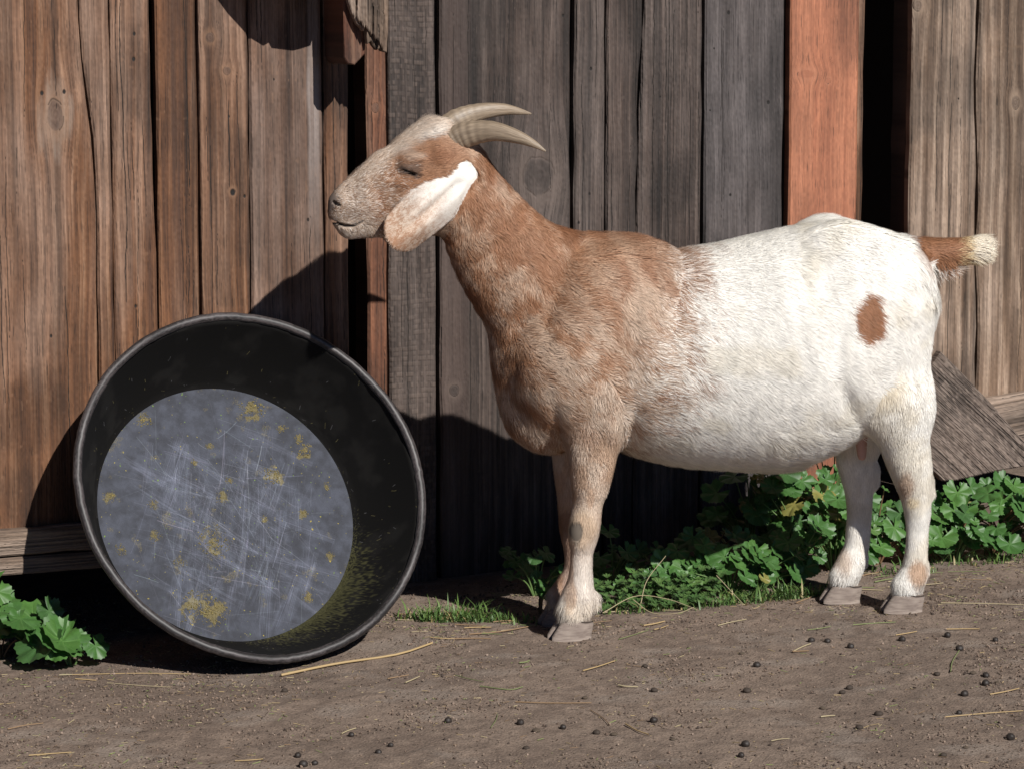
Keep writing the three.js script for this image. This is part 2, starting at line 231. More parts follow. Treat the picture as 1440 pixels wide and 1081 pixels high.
{
  // slanting rough board at the foot, its own thing
  const s = new THREE.Shape([[1.035, 0.425], [1.085, 0.378], [1.16, 0.305], [1.225, 0.235], [1.272, 0.197], [1.274, 0.174], [1.18, 0.165], [1.075, 0.149], [1.045, 0.15], [1.0, 0.20], [0.985, 0.36]].map((p) => new THREE.Vector2(...p)));
  const g = new THREE.ExtrudeGeometry(s, { depth: 0.02, bevelEnabled: true, bevelSize: 0.003, bevelThickness: 0.003, bevelSegments: 1 });
  const p = g.attributes.position, uv = g.attributes.uv, c = Math.cos(0.72), sn = Math.sin(0.72);
  for (let i = 0; i < p.count; i++) { const x = p.getX(i) - 1.13, y = p.getY(i) - 0.28; uv.setXY(i, (x * c - y * sn) / 0.5 * 0 + (x * sn + y * c) / 0.4 + 0.5, (x * c - y * sn) / 0.5 + 0.5); }
  const m = top('broken_board', g, woodMaterial(0.4, 0.5, 25, { dark: [0.06, 0.042, 0.032], mid: [0.125, 0.09, 0.07], light: [0.21, 0.16, 0.128], grey: [0.15, 0.115, 0.094], greyness: 0.6, rings: 70, ringAmp: 0.3, streak: 0.2, fineChecks: 16, bump: 0.008, stain: (u, v, S) => ({ c: [0.24, 0.185, 0.15], a: 0.5 * ss(0.5, 0.75, n2(u * 210 + v * 60 + S, v * 75)) }) }));
  m.position.copy(greyWall.position); m.rotation.copy(greyWall.rotation); m.scale.copy(greyWall.scale); m.translateZ(0.094);
  tag(m, 'rough grey-brown broken board set askew at the foot of the tan planks', 'board');
}
{
  // rotten beam end at the top of the corner post, with the ragged board above it that shades the panel
  const t = thing('broken_beam', 'rotten broken beam end with ragged splinters at the head of the corner post', 'beam');
  t.position.copy(greyWall.position); t.rotation.copy(greyWall.rotation); t.scale.copy(greyWall.scale);
  const ragged = (pts, depth, dx = 0, dy = 0) => new THREE.ExtrudeGeometry(new THREE.Shape(pts.map((p) => new THREE.Vector2(p[0] + dx, p[1] + dy))), { depth, bevelEnabled: true, bevelSize: 0.002, bevelThickness: 0.002, bevelSegments: 1 });
  const uvFix = (g, w, h) => { const p = g.attributes.position, uv = g.attributes.uv; for (let i = 0; i < p.count; i++) uv.setXY(i, (p.getX(i) + 0.3) / w, (p.getY(i) - 1) / h); return g; };
  part('beam_block', uvFix(ragged([[-0.193, 1.094], [-0.186, 1.083], [-0.175, 1.081], [-0.156, 1.101], [-0.150, 1.4], [-0.195, 1.4]], 0.29, -0.139, -0.019), 0.3, 0.5), woodMaterial(0.3, 0.5, 40, { ...REDBROWN, dark: [0.04, 0.016, 0.009], mid: [0.13, 0.048, 0.025], greyness: 0 }), t).position.z = 0.0;
  const r = rng(9), pts = [[-0.20, 1.5], [-0.192, 1.20]];
  for (const [x, y] of [[-0.184, 1.178], [-0.176, 1.158], [-0.170, 1.154], [-0.165, 1.146], [-0.160, 1.149], [-0.156, 1.122], [-0.150, 1.127], [-0.146, 1.118], [-0.138, 1.110], [-0.133, 1.113], [-0.128, 1.107], [-0.121, 1.105], [-0.117, 1.15], [-0.116, 1.5]]) pts.push([x + 0.002 * (r() - 0.5), y]);
  const splint = woodMaterial(0.3, 0.5, 41, { ...TAN, greyness: 0.55, rings: 80, bump: 0.008, fineChecks: 24 });
  part('splintered_board', uvFix(ragged(pts, 0.016, -0.137, -0.019), 0.3, 0.5), splint, t).position.z = 0.296;
  for (let k = 0; k < 7; k++) { const x = -0.178 + k * 0.0075, y = 1.172 - k * 0.008; part('splinter', uvFix(ragged([[x, y], [x + 0.004, y - 0.008 - 0.007 * r()], [x + 0.009, y + 0.006], [x + 0.008, y + 0.05], [x + 0.001, y + 0.05]], 0.006, -0.137, -0.019), 0.3, 0.5), splint, t).position.z = 0.313 + 0.004 * (k % 3); }
  const cover = [[-0.60, 1.8], [-0.56, 1.55], [-0.47, 1.35], [-0.40, 1.262], [-0.36, 1.222], [-0.33, 1.206], [-0.318, 1.213], [-0.312, 1.202], [-0.27, 1.199], [-0.255, 1.203], [-0.235, 1.21], [-0.235, 1.8]];
  part('ragged_fascia', uvFix(ragged(cover.map(([x, y]) => [x - 0.10, y]), 0.02), 0.6, 0.9), splint, t).position.z = 0.30;
}
{
  // the dim inside of the shed: closed on every side, so that the gaps stay dark
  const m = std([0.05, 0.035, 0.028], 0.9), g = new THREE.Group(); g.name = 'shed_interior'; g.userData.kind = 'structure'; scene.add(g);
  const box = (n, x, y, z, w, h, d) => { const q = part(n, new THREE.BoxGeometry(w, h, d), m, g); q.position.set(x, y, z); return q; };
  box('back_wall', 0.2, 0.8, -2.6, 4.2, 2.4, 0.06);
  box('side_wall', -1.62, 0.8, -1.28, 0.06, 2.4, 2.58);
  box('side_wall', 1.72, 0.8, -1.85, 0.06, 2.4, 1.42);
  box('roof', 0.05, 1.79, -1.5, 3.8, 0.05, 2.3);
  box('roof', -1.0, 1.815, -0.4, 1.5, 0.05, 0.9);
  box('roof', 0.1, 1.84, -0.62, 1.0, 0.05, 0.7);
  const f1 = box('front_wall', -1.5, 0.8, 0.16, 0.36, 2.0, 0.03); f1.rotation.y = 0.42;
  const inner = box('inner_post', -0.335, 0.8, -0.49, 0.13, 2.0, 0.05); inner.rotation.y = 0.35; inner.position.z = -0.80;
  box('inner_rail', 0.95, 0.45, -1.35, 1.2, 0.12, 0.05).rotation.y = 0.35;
}

// ---------------------------------------------------------------- the black feed tub, lying on its side against the panel
{
  const t = thing('feed_tub', 'round black rubber feed tub lying on its side with scratched grey bottom', 'tub');
  const ya = THREE.MathUtils.degToRad(26), pt = THREE.MathUtils.degToRad(28.5);
  const m = new THREE.Vector3(Math.sin(ya) * Math.cos(pt), Math.sin(pt), Math.cos(ya) * Math.cos(pt)), tx = new THREE.Vector3(Math.cos(ya), 0, -Math.sin(ya)), tz = new THREE.Vector3().crossVectors(tx, m);
  const D = 0.16, rim = new THREE.Vector3(-0.484, 0.2865, 0.045);
  const basis = new THREE.Matrix4().makeBasis(tx, m, tz); t.quaternion.setFromRotationMatrix(basis); t.position.copy(rim).addScaledVector(m, -D);
  const R0 = 0.256, R1 = 0.337;
  const wallTex = () => {
    const W = 2048, H = 256;
    return dataTex(W, H, (d) => {
      const r = rng(12);
      for (let j = 0; j < H; j++) for (let i = 0; i < W; i++) {
        const a = i / W * 6.2832, v = j / H / 0.42, k = (j * W + i) * 4;
        let c = [0.007, 0.0065, 0.0062]; const f = fbm(i * 0.02, j * 0.05, 4), s = n2(i * 0.35, j * 0.25);
        c = mix3(c, [0.014, 0.013, 0.012], ss(0.45, 0.75, f));
        // dried green feed dust caught in the low side of the wall, grainy, thickest at the bottom joint
        const low = Math.exp(-(((((a - 0.68 + 9.4248) % 6.2832) - 3.1416) / 0.62) ** 2)), g = low * (1.15 - v * 1.1) + 0.16 * (1 - v);
        const e = ss(0.38, 0.8, g * 1.0 + 0.22 * (fbm(i * 0.05, j * 0.02, 3) - 0.5) + 0.6 * (s - 0.5));
        c = mix3(c, mix3([0.03, 0.03, 0.013], [0.085, 0.08, 0.034], s), e * 0.75);
        d[k] = srgb(c[0]); d[k + 1] = srgb(c[1]); d[k + 2] = srgb(c[2]); d[k + 3] = 255;
      }
      for (let q = 0; q < 420; q++) { const x = Math.floor(r() * W), y = Math.floor(r() * H), l = 1 + Math.floor(r() * 5), sl = (r() - 0.5) * 2; const c = r() < 0.6 ? [120, 112, 70] : [110, 110, 112]; for (let s = 0; s < l; s++) { const xx = (x + Math.round(s * sl * 2) + W) % W, yy = Math.min(H - 1, y + s); d.set([...c, 255], (yy * W + xx) * 4); } }
    }, 4, true);
  };
  const V = (a) => a.map((p) => new THREE.Vector2(...p));
  const profile = V([[R0 - 0.002, -0.004], [R0 + 0.004, 0.003], [R0 + 0.012, 0.012], [R0 + 0.031, 0.050], [R0 + 0.052, 0.095], [R1 - 0.010, D - 0.012], [R1 - 0.006, D - 0.002], [R1 + 0.004, D - 0.004], [R1 - 0.002, D - 0.016], [R0 + 0.061, 0.095], [R0 + 0.040, 0.045], [R0 + 0.02, 0.002], [R0 + 0.004, -0.012], [R0 - 0.002, -0.012]]);
  const shell = new THREE.LatheGeometry(profile, 128);
  part('side_wall', shell, new THREE.MeshPhysicalMaterial({ map: wallTex(), roughness: 0.75, specularIntensity: 0.3 }), t);
  const rimG = new THREE.TorusGeometry(R1 + 0.001, 0.0085, 14, 200); rimG.rotateX(Math.PI / 2); rimG.translate(0, D, 0);
  { const p = rimG.attributes.position; for (let i = 0; i < p.count; i++) { const x = p.getX(i), z = p.getZ(i), a = Math.atan2(z, x), k = 1 + 0.012 * (n2(Math.cos(a) * 2 + 5, Math.sin(a) * 2 + 5) - 0.5) + 0.0045 * (n2(Math.cos(a) * 30 + 50, Math.sin(a) * 30 + 50) - 0.5); p.setXYZ(i, x * k, p.getY(i) + 0.008 * (n2(Math.cos(a) * 3 + 9, Math.sin(a) * 4 + 9) - 0.5), z * k); } rimG.computeVertexNormals(); }
  const rimMap = dataTex(1024, 64, (d) => { for (let j = 0; j < 64; j++) for (let i = 0; i < 1024; i++) { const f = fbm(i * 0.03, j * 0.2, 4), s = n2(i * 0.5, j * 0.6), t2 = ss(0.4, 0.75, f * 0.7 + s * 0.35), c = mix3([0.016, 0.014, 0.014], [0.062, 0.052, 0.052], t2), k = (j * 1024 + i) * 4; d.set([srgb(c[0]), srgb(c[1]), srgb(c[2]), 255], k); } }, 4, true);
  part('rim', rimG, new THREE.MeshStandardMaterial({ map: rimMap, bumpMap: rimMap, bumpScale: 0.001, roughness: 0.5 }), t);
  // the bottom: scratched, with dried feed stuck to it
  const N = 1024, cv = document.createElement('canvas'); cv.width = cv.height = N; const x = cv.getContext('2d'), r = rng(44);
  const spots = [[280, 768, 20], [385, 679, 13], [372, 580, 15], [213, 583, 10], [240, 855, 22], [262, 862, 18], [437, 645, 11], [432, 628, 7], [147, 690, 9], [305, 703, 8], [228, 790, 9], [460, 700, 6], [400, 855, 7], [300, 628, 5], [320, 680, 5], [205, 705, 7], [418, 735, 6], [150, 765, 7], [445, 800, 6], [200, 750, 8], [275, 650, 4], [360, 740, 5], [410, 610, 6]];
  const toPix = (px, py) => [(px - 308) / 182 * N / 2 + N / 2, (py - 726) / 182 * N / 2 + N / 2];
  {
    const im = x.createImageData(N, N), d = im.data;
    for (let j = 0; j < N; j++) for (let i = 0; i < N; i++) {
      const f = fbm(i * 0.006, j * 0.006, 4), g = fbm(i * 0.03 + 9, j * 0.03, 3), s = n2(i * 0.5, j * 0.5);
      let c = mix3([0.029, 0.031, 0.040], [0.052, 0.057, 0.075], ss(0.25, 0.75, f * 0.3 + g * 0.7)); c = c.map((q) => q * (0.85 + 0.3 * s));
      let e = 0; for (const [a, b, q] of spots) { const [cx, cy] = toPix(a, b), dd = Math.hypot(i - cx, j - cy) / (q * 2.8); if (dd < 1.8) e = Math.max(e, ss(0.5, 0.78, 0.93 - dd * 0.55 + 1.5 * (fbm(i * 0.045, j * 0.045, 3) - 0.5))); }
      e = Math.max(e, 0.55 * ss(0.70, 0.78, fbm(i * 0.022 + 40, j * 0.022, 4)) * ss(0.3, 0.8, s));
      c = mix3(c, mix3([0.085, 0.068, 0.02], [0.19, 0.15, 0.055], s), e * 0.75);
      d.set([srgb(c[0]), srgb(c[1]), srgb(c[2]), 255], (j * N + i) * 4);
    }
    x.putImageData(im, 0, 0);
    for (let k = 0; k < 60; k++) { const a = r() < 0.6 ? -1.2 + 0.4 * (r() - 0.5) : 0.6 + 0.5 * (r() - 0.5), l = 80 + 200 * r(), cx = N * (0.2 + 0.6 * r()), cy = N * (0.25 + 0.65 * r()); for (let q = 0; q < 26; q++) { const o = (r() + r() - 1) * 22, e = (r() - 0.5) * 60; x.strokeStyle = `rgba(165,172,195,${0.03 + 0.06 * r()})`; x.lineWidth = 0.8 + r(); x.beginPath(); x.moveTo(cx - Math.cos(a) * l / 2 - Math.sin(a) * o + e * Math.cos(a), cy - Math.sin(a) * l / 2 + Math.cos(a) * o + e * Math.sin(a)); x.lineTo(cx + Math.cos(a) * l / 2 - Math.sin(a) * o, cy + Math.sin(a) * l / 2 + Math.cos(a) * o); x.stroke(); } }
    for (let k = 0; k < 1000; k++) {
      const fam = r(), a = fam < 0.4 ? -1.25 + 0.35 * (r() - 0.5) : fam < 0.7 ? 0.55 + 0.6 * (r() - 0.5) : fam < 0.85 ? 1.2 + 0.4 * (r() - 0.5) : r() * 3.14, l = 30 + 330 * r() * r(), cx = N * (0.5 + 0.40 * (r() * 2 - 1) * (0.4 + 0.6 * r())), cy = N * (0.55 + 0.42 * (r() * 2 - 1) * (0.4 + 0.6 * r()));
      x.strokeStyle = `rgba(${185 + 30 * r() | 0},${188 + 30 * r() | 0},${205 + 25 * r() | 0},${0.07 + 0.28 * r() * r()})`; x.lineWidth = 0.6 + 2.6 * r() * r() * r(); x.beginPath(); x.moveTo(cx - Math.cos(a) * l / 2, cy - Math.sin(a) * l / 2);
      x.quadraticCurveTo(cx + (r() - 0.5) * 14, cy + (r() - 0.5) * 14, cx + Math.cos(a) * l / 2, cy + Math.sin(a) * l / 2); x.stroke();
    }
    for (let k = 0; k < 500; k++) { x.fillStyle = r() < 0.7 ? `rgba(170,150,60,${0.4 + 0.5 * r()})` : `rgba(105,135,50,${0.4 + 0.5 * r()})`; const q = 0.8 + 2.2 * r() * r(); x.beginPath(); x.ellipse(N * r(), N * r(), q * 1.5, q, r() * 3, 0, 7); x.fill(); }
  }
  const map = new THREE.CanvasTexture(cv); map.colorSpace = THREE.SRGBColorSpace;
  const disc = new THREE.CylinderGeometry(R0, R0, 0.010, 96); disc.translate(0, -0.006, 0);
  { const p = disc.attributes.position, uv = disc.attributes.uv; for (let i = 0; i < p.count; i++) uv.setXY(i, p.getX(i) / R0 / 2 + 0.5, -p.getZ(i) / R0 / 2 + 0.5); }
  part('bottom', disc, new THREE.MeshPhysicalMaterial({ map, bumpMap: map, bumpScale: 0.0008, roughness: 0.7, specularIntensity: 0.5 }), t).userData.label = 'scratched grey tub bottom with dried feed';
  // crumbs of dried feed, real lumps
  const geo = new THREE.IcosahedronGeometry(1, 0), list = [];
  for (const [a, b, q] of spots) for (let k = 0; k < q * 12; k++) { const an = r() * 6.28, rr = q * r() ** 0.7 * (0.6 + 1.0 * n2(Math.cos(an) * 1.7 + a, Math.sin(an) * 1.7 + b)); list.push([(a - 308 + rr * Math.cos(an)) / 182 * R0, (b - 726 + rr * Math.sin(an)) / 182 * R0, 0.0004 + 0.0012 * r() * r() * (q > 9 ? 1.3 : 0.8)]); }
  const good = list.filter(([a, b]) => Math.hypot(a, b) < R0 - 0.006), inst = new THREE.InstancedMesh(geo, std([1, 1, 1], 0.95), good.length), M = new THREE.Matrix4(), Q = new THREE.Quaternion(), cc = new THREE.Color();
  good.forEach(([a, b, s], i) => { Q.setFromEuler(new THREE.Euler(r() * 6, r() * 6, r() * 6)); M.compose(new THREE.Vector3(a, s * 0.4 - 0.001, b), Q, new THREE.Vector3(s * 1.3, s, s)); inst.setMatrixAt(i, M); const w = r(); inst.setColorAt(i, cc.setRGB(...mix3([0.11, 0.09, 0.03], [0.24, 0.19, 0.075], w))); });
  inst.name = 'feed_crumbs'; inst.userData.kind = 'stuff'; inst.castShadow = inst.receiveShadow = true; t.add(inst);
}

// ---------------------------------------------------------------- the goat: one continuous body meshed from a distance field
// Own axes: x from head to tail, y up from the ground, z towards the goat's left side.
const goat = thing('goat', 'brown and white horned goat standing in profile with its eye closed', 'goat');
goat.position.set(0.1, 0, 0); goat.rotation.y = THREE.MathUtils.degToRad(8);
// Each chain: region, width against height, blend with its neighbours, [x, y, z, radius] along it, mirrored or not.
const CH = [
  ['torso', 0.8, 0.05, [[0.0066, 0.5232, 0, 0.1226], [0.0808, 0.5629, 0, 0.1795], [0.1828, 0.5222, 0, 0.1955], [0.3057, 0.5161, 0, 0.2133], [0.4153, 0.5304, 0, 0.2213], [0.518, 0.5881, 0, 0.1796], [0.5847, 0.6057, 0, 0.1312]]],
  ['chest', 0.95, 0.05, [[-0.048, 0.515, 0, 0.085], [-0.0424, 0.4252, 0, 0.0764], [0.0069, 0.4425, 0, 0.0935]]],
  ['torso', 0.5, 0.05, [[-0.0071, 0.6552, 0, 0.09], [0.1142, 0.6505, 0, 0.0753]]],
  ['neck', 0.66, 0.04, [[-0.0188, 0.6132, 0, 0.128], [-0.113, 0.7132, 0, 0.0975], [-0.1741, 0.8105, 0, 0.0718], [-0.2005, 0.8645, 0, 0.0606]]],
  ['head', 0.7, 0.025, [[-0.2441, 0.8779, 0, 0.0764], [-0.3102, 0.851, 0, 0.0631], [-0.3762, 0.8119, 0, 0.047], [-0.4078, 0.8031, 0, 0.0335]]],
  ['head', 0.66, 0.02, [[-0.2444, 0.8057, 0, 0.0527], [-0.3131, 0.7932, 0, 0.0421], [-0.3896, 0.7773, 0, 0.0276], [-0.4028, 0.7722, 0, 0.0237]]],
  ['head', 1.0, 0.012, [[-0.4156, 0.8113, 0, 0.0268], [-0.421, 0.7944, 0, 0.0202]]],
  ['head', 0.8, 0.02, [[-0.2519, 0.9291, 0, 0.0368], [-0.2928, 0.9084, 0, 0.0289]]],
  ['head', 0.6, 0.015, [[-0.335, 0.866, 0, 0.040], [-0.392, 0.823, 0, 0.034]]],
  ['head', 1, 0.012, [[-0.2861, 0.8931, 0.037, 0.0135], [-0.3085, 0.8849, 0.037, 0.0105]], 1],
  ['head', 0.6, 0.02, [[-0.2732, 0.818, 0.022, 0.042], [-0.3149, 0.8103, 0.018, 0.0315]], 1],
  ['torso', 0.5, 0.06, [[0.062, 0.6346, 0.072, 0.066], [0.0114, 0.5083, 0.09, 0.1022]], 1],
  ['torso', 0.5, 0.05, [[0.5119, 0.7135, 0.07, 0.0591], [0.6109, 0.6746, 0.06, 0.0646]], 1],
  ['ear', 0.8, 0.015, [[-0.2118, 0.8695, 0.036, 0.0186], [-0.2031, 0.8663, 0.046, 0.0170]], 1],
  ['fore', 0.9, 0.03, [[0.0415, 0.472, 0.075, 0.07], [0.040, 0.36, 0.073, 0.0475], [0.0375, 0.302, 0.071, 0.0375], [0.0325, 0.258, 0.07, 0.0278], [0.0265, 0.215, 0.07, 0.0290], [0.0235, 0.193, 0.07, 0.0272], [0.0215, 0.165, 0.068, 0.0212], [0.0205, 0.138, 0.068, 0.0205], [0.0185, 0.103, 0.067, 0.0240], [0.0147, 0.078, 0.066, 0.0305], [0.0054, 0.054, 0.066, 0.0305]]],
  ['fore', 0.9, 0.03, [[0.0353, 0.4522, -0.075, 0.068], [0.030, 0.345, -0.073, 0.0455], [0.029, 0.2797, -0.07, 0.0365], [0.0238, 0.2383, -0.068, 0.0270], [0.0290, 0.190, -0.068, 0.0285], [0.030, 0.168, -0.067, 0.0260], [0.031, 0.1316, -0.066, 0.0205], [0.030, 0.1016, -0.066, 0.0212], [0.026, 0.076, -0.066, 0.0285], [0.008, 0.048, -0.066, 0.0295]]],
  ['thigh', 0.62, 0.04, [[0.5747, 0.5861, 0.07, 0.1078], [0.6228, 0.4274, 0.075, 0.0642]]],
  ['hind', 0.86, 0.03, [[0.6178, 0.4374, 0.075, 0.0662], [0.633, 0.375, 0.073, 0.0510], [0.643, 0.335, 0.071, 0.0448], [0.6535, 0.2995, 0.068, 0.0395], [0.6623, 0.261, 0.066, 0.0312], [0.667, 0.2225, 0.066, 0.0250], [0.668, 0.185, 0.065, 0.0210], [0.667, 0.147, 0.064, 0.0212], [0.664, 0.112, 0.064, 0.0245], [0.660, 0.098, 0.064, 0.0275], [0.6485, 0.078, 0.064, 0.0295]]],
  ['thigh', 0.62, 0.04, [[0.5918, 0.5833, -0.07, 0.1087], [0.6101, 0.4068, -0.075, 0.0672]]],
  ['hind', 0.86, 0.03, [[0.6061, 0.4168, -0.075, 0.0672], [0.583, 0.3186, -0.07, 0.0425], [0.587, 0.28, -0.067, 0.0375], [0.587, 0.241, -0.064, 0.0275], [0.588, 0.202, -0.064, 0.0240], [0.586, 0.164, -0.062, 0.0235], [0.582, 0.130, -0.062, 0.0240], [0.572, 0.100, -0.062, 0.0280], [0.5595, 0.075, -0.062, 0.0290]]],
  ['hind', 0.8, 0.010, [[0.6806, 0.280, 0.066, 0.0165], [0.6866, 0.258, 0.066, 0.0138]]],
  ['hind', 0.8, 0.010, [[0.6087, 0.2798, -0.064, 0.0165], [0.6142, 0.2582, -0.064, 0.0138]]],
  ['hind', 1, 0.008, [[0.6803, 0.1165, 0.064, 0.0113], [0.6842, 0.1065, 0.064, 0.0086]]],
  ['hind', 1, 0.008, [[0.594, 0.110, -0.062, 0.0113], [0.597, 0.101, -0.062, 0.0086]]],
  ['fore', 1, 0.008, [[0.0428, 0.0751, 0.066, 0.0124], [0.0465, 0.0656, 0.066, 0.0097]]],
  ['torso', 0.5, 0.05, [[0.41, 0.3845, 0, 0.0699], [0.495, 0.432, 0, 0.055]]],
  ['udder', 1, 0.03, [[0.5626, 0.425, 0, 0.0437], [0.5642, 0.415, 0, 0.040]]],
  ['teat', 1, 0.012, [[0.5632, 0.395, 0.025, 0.0163], [0.567, 0.325, 0.028, 0.0085]]],
  ['tail', 0.9, 0.03, [[0.6449, 0.6996, 0, 0.0391], [0.7031, 0.7063, 0, 0.0286], [0.7518, 0.7091, 0, 0.0241], [0.7874, 0.7127, 0, 0.0235]]],
];
const CHAINS = [];
for (const [region, s, k, pts, mirror] of CH) for (const sg of mirror ? [1, -1] : [1]) {
  const n = pts.length - 1, steps = n > 1 ? (n > 6 ? 9 : 5) : 1, P4 = (i) => pts[Math.max(0, Math.min(n, i))], cr = (i, t, c) => { const a = P4(i - 1)[c], b = P4(i)[c], d = P4(i + 1)[c], e = P4(i + 2)[c]; return 0.5 * (2 * b + (d - a) * t + (2 * a - 5 * b + 4 * d - e) * t * t + (3 * b - a - 3 * d + e) * t * t * t); };
  const q = []; for (let i = 0; i < n; i++) for (let j = 0; j < steps; j++) q.push([0, 1, 2, 3].map((c) => cr(i, j / steps, c))); q.push(pts[n]);
  const segs = []; let lo = [9, 9, 9], hi = [-9, -9, -9];
  for (let i = 0; i < q.length - 1; i++) { const a = q[i], b = q[i + 1], dx = b[0] - a[0], dy = b[1] - a[1], dz = (b[2] - a[2]) * sg / s; segs.push([a[0], a[1], a[2] * sg / s, a[3], b[3] - a[3], dx, dy, dz, dx * dx + dy * dy + dz * dz]); }
  for (const a of q) for (let c = 0; c < 3; c++) { const v = c === 2 ? a[2] * sg : a[c], r = a[3] * (c === 2 ? s : 1); lo[c] = Math.min(lo[c], v - r); hi[c] = Math.max(hi[c], v + r); }
  CHAINS.push({ region, s, k, segs, lo, hi });
}
// ears: long rounded lobes hanging forward and down from the side of the head
const EAR = { o: [-0.190, 0.872, 0.047], t: [-0.74, -0.672, 0.07], L: 0.194 };
{ const l = Math.hypot(...EAR.t); EAR.t = EAR.t.map((x) => x / l); const [tx, ty, tz] = EAR.t, d = tz; let n = [-d * tx + 0.02, -d * ty - 0.10, 1 - d * tz]; const dn = n[0] * tx + n[1] * ty + n[2] * tz; n = [n[0] - dn * tx, n[1] - dn * ty, n[2] - dn * tz]; const q = Math.hypot(...n); EAR.n = n.map((x) => x / q); const [nx, ny, nz] = EAR.n; EAR.w = [ty * nz - tz * ny, tz * nx - tx * nz, tx * ny - ty * nx]; }
function earCoords(x, y, z) { const p = [x - EAR.o[0], y - EAR.o[1], Math.abs(z) - EAR.o[2]], dot = (q) => p[0] * q[0] + p[1] * q[1] + p[2] * q[2]; return [dot(EAR.t), dot(EAR.w), dot(EAR.n)]; }
function earWidth(t) { const q = clamp(t / EAR.L); return 0.0335 + 0.0105 * Math.sin(Math.PI * Math.pow(q, 0.9)); }
function earDist(x, y, z) {
  const [t, w, n] = earCoords(x, y, z), L = EAR.L, tt = clamp(t, 0.0, L - 0.04), ww = earWidth(tt);
  let u = w / ww, over = t > L - 0.04 ? (t - L + 0.04) / 0.04 : t < 0.018 ? (t - 0.018) / 0.03 : 0;
  const rr = Math.sqrt(u * u + over * over), edge = (rr - 1) * Math.min(ww, 0.03);
  const fold = -0.010 * Math.exp(-((u + 0.05 * Math.sin(t * 30)) ** 2) / 0.06) * ss(1.0, 0.55, t / L) + 0.006 * Math.cos(u * 2.2) - 0.014 * u * u + 0.010 * Math.sin(t / L * 3.0) + 0.002 * Math.sin(t * 60 + u * 3), th = 0.0026 * (1 - 0.35 * clamp(t / L));
  const dn = Math.abs(n - fold) - th;
  return Math.min(Math.max(edge, dn), 0) + Math.hypot(Math.max(edge, 0), Math.max(dn, 0)) - 0.0016;
}
const MOUTH = [[-0.437, 0.7815], [-0.415, 0.773], [-0.398, 0.7735], [-0.384, 0.7815]];
function segDist(px, py, a, b) { const dx = b[0] - a[0], dy = b[1] - a[1], t = clamp(((px - a[0]) * dx + (py - a[1]) * dy) / (dx * dx + dy * dy)); return Math.hypot(px - a[0] - dx * t, py - a[1] - dy * t); }
const mouthDist = (x, y) => Math.min(segDist(x, y, MOUTH[0], MOUTH[1]), segDist(x, y, MOUTH[1], MOUTH[2]), segDist(x, y, MOUTH[2], MOUTH[3]));
const EYE = [[-0.3145, 0.8775], [-0.3015, 0.8715], [-0.286, 0.8665]], eyeDist = (x, y) => Math.min(segDist(x, y, EYE[0], EYE[1]), segDist(x, y, EYE[1], EYE[2]));
// bones, muscles, hollows and folds under the skin: [X, Y, half width, half height, height in metres, tilt], in the coat's units
const FORMS = [[835, 400, 26, 62, 0.006, 0.25], [806, 500, 30, 40, 0.007, 0], [768, 440, 14, 60, -0.007, 0.3], [868, 480, 24, 80, -0.006, 0.1], [860, 600, 16, 22, 0.008, 0], [884, 596, 10, 30, -0.008, 0.1], [745, 600, 16, 26, 0.005, 0], [778, 585, 9, 40, -0.007, -0.2],
  [1150, 352, 30, 14, 0.004, 0.3], [1150, 392, 26, 30, -0.011, 0.2], [1105, 350, 40, 14, -0.003, 0], [1235, 345, 22, 16, 0.007, 0], [1282, 392, 14, 18, 0.010, 0], [1166, 490, 17, 40, -0.009, 0.12], [1188, 560, 12, 30, -0.009, -0.35], [1235, 500, 34, 46, 0.007, 0], [1215, 545, 18, 30, 0.006, 0], [1296, 470, 12, 50, -0.006, 0],
  [706, 470, 10, 26, 0.005, 0.5], [722, 520, 9, 30, -0.005, 0.4], [690, 400, 14, 30, 0.004, 0.7], [720, 330, 12, 40, -0.004, 0.8], [930, 480, 12, 60, 0.0012, -0.12], [990, 495, 12, 60, 0.001, -0.12],
  [560, 262, 22, 5, 0.004, -0.5], [596, 300, 22, 14, 0.005, 0], [545, 290, 16, 16, -0.004, 0], [502, 262, 14, 8, 0.003, 0], [480, 302, 8, 9, 0.004, 0], [576, 224, 16, 7, 0.004, 0.2], [576, 242, 12, 7, 0.004, 0.35]];
const toXY = (x, y, z = 0) => { const s = Math.abs(z), X = 734.6 * x + 3.3 * y + 790.4, Y = -11.1 * x - 736 * y + 882.4; return [X + 105 * s + (X - 720) * s / 5.5, Y + (Y + 13) * s / 5.5]; };
let nearPrim = 0;
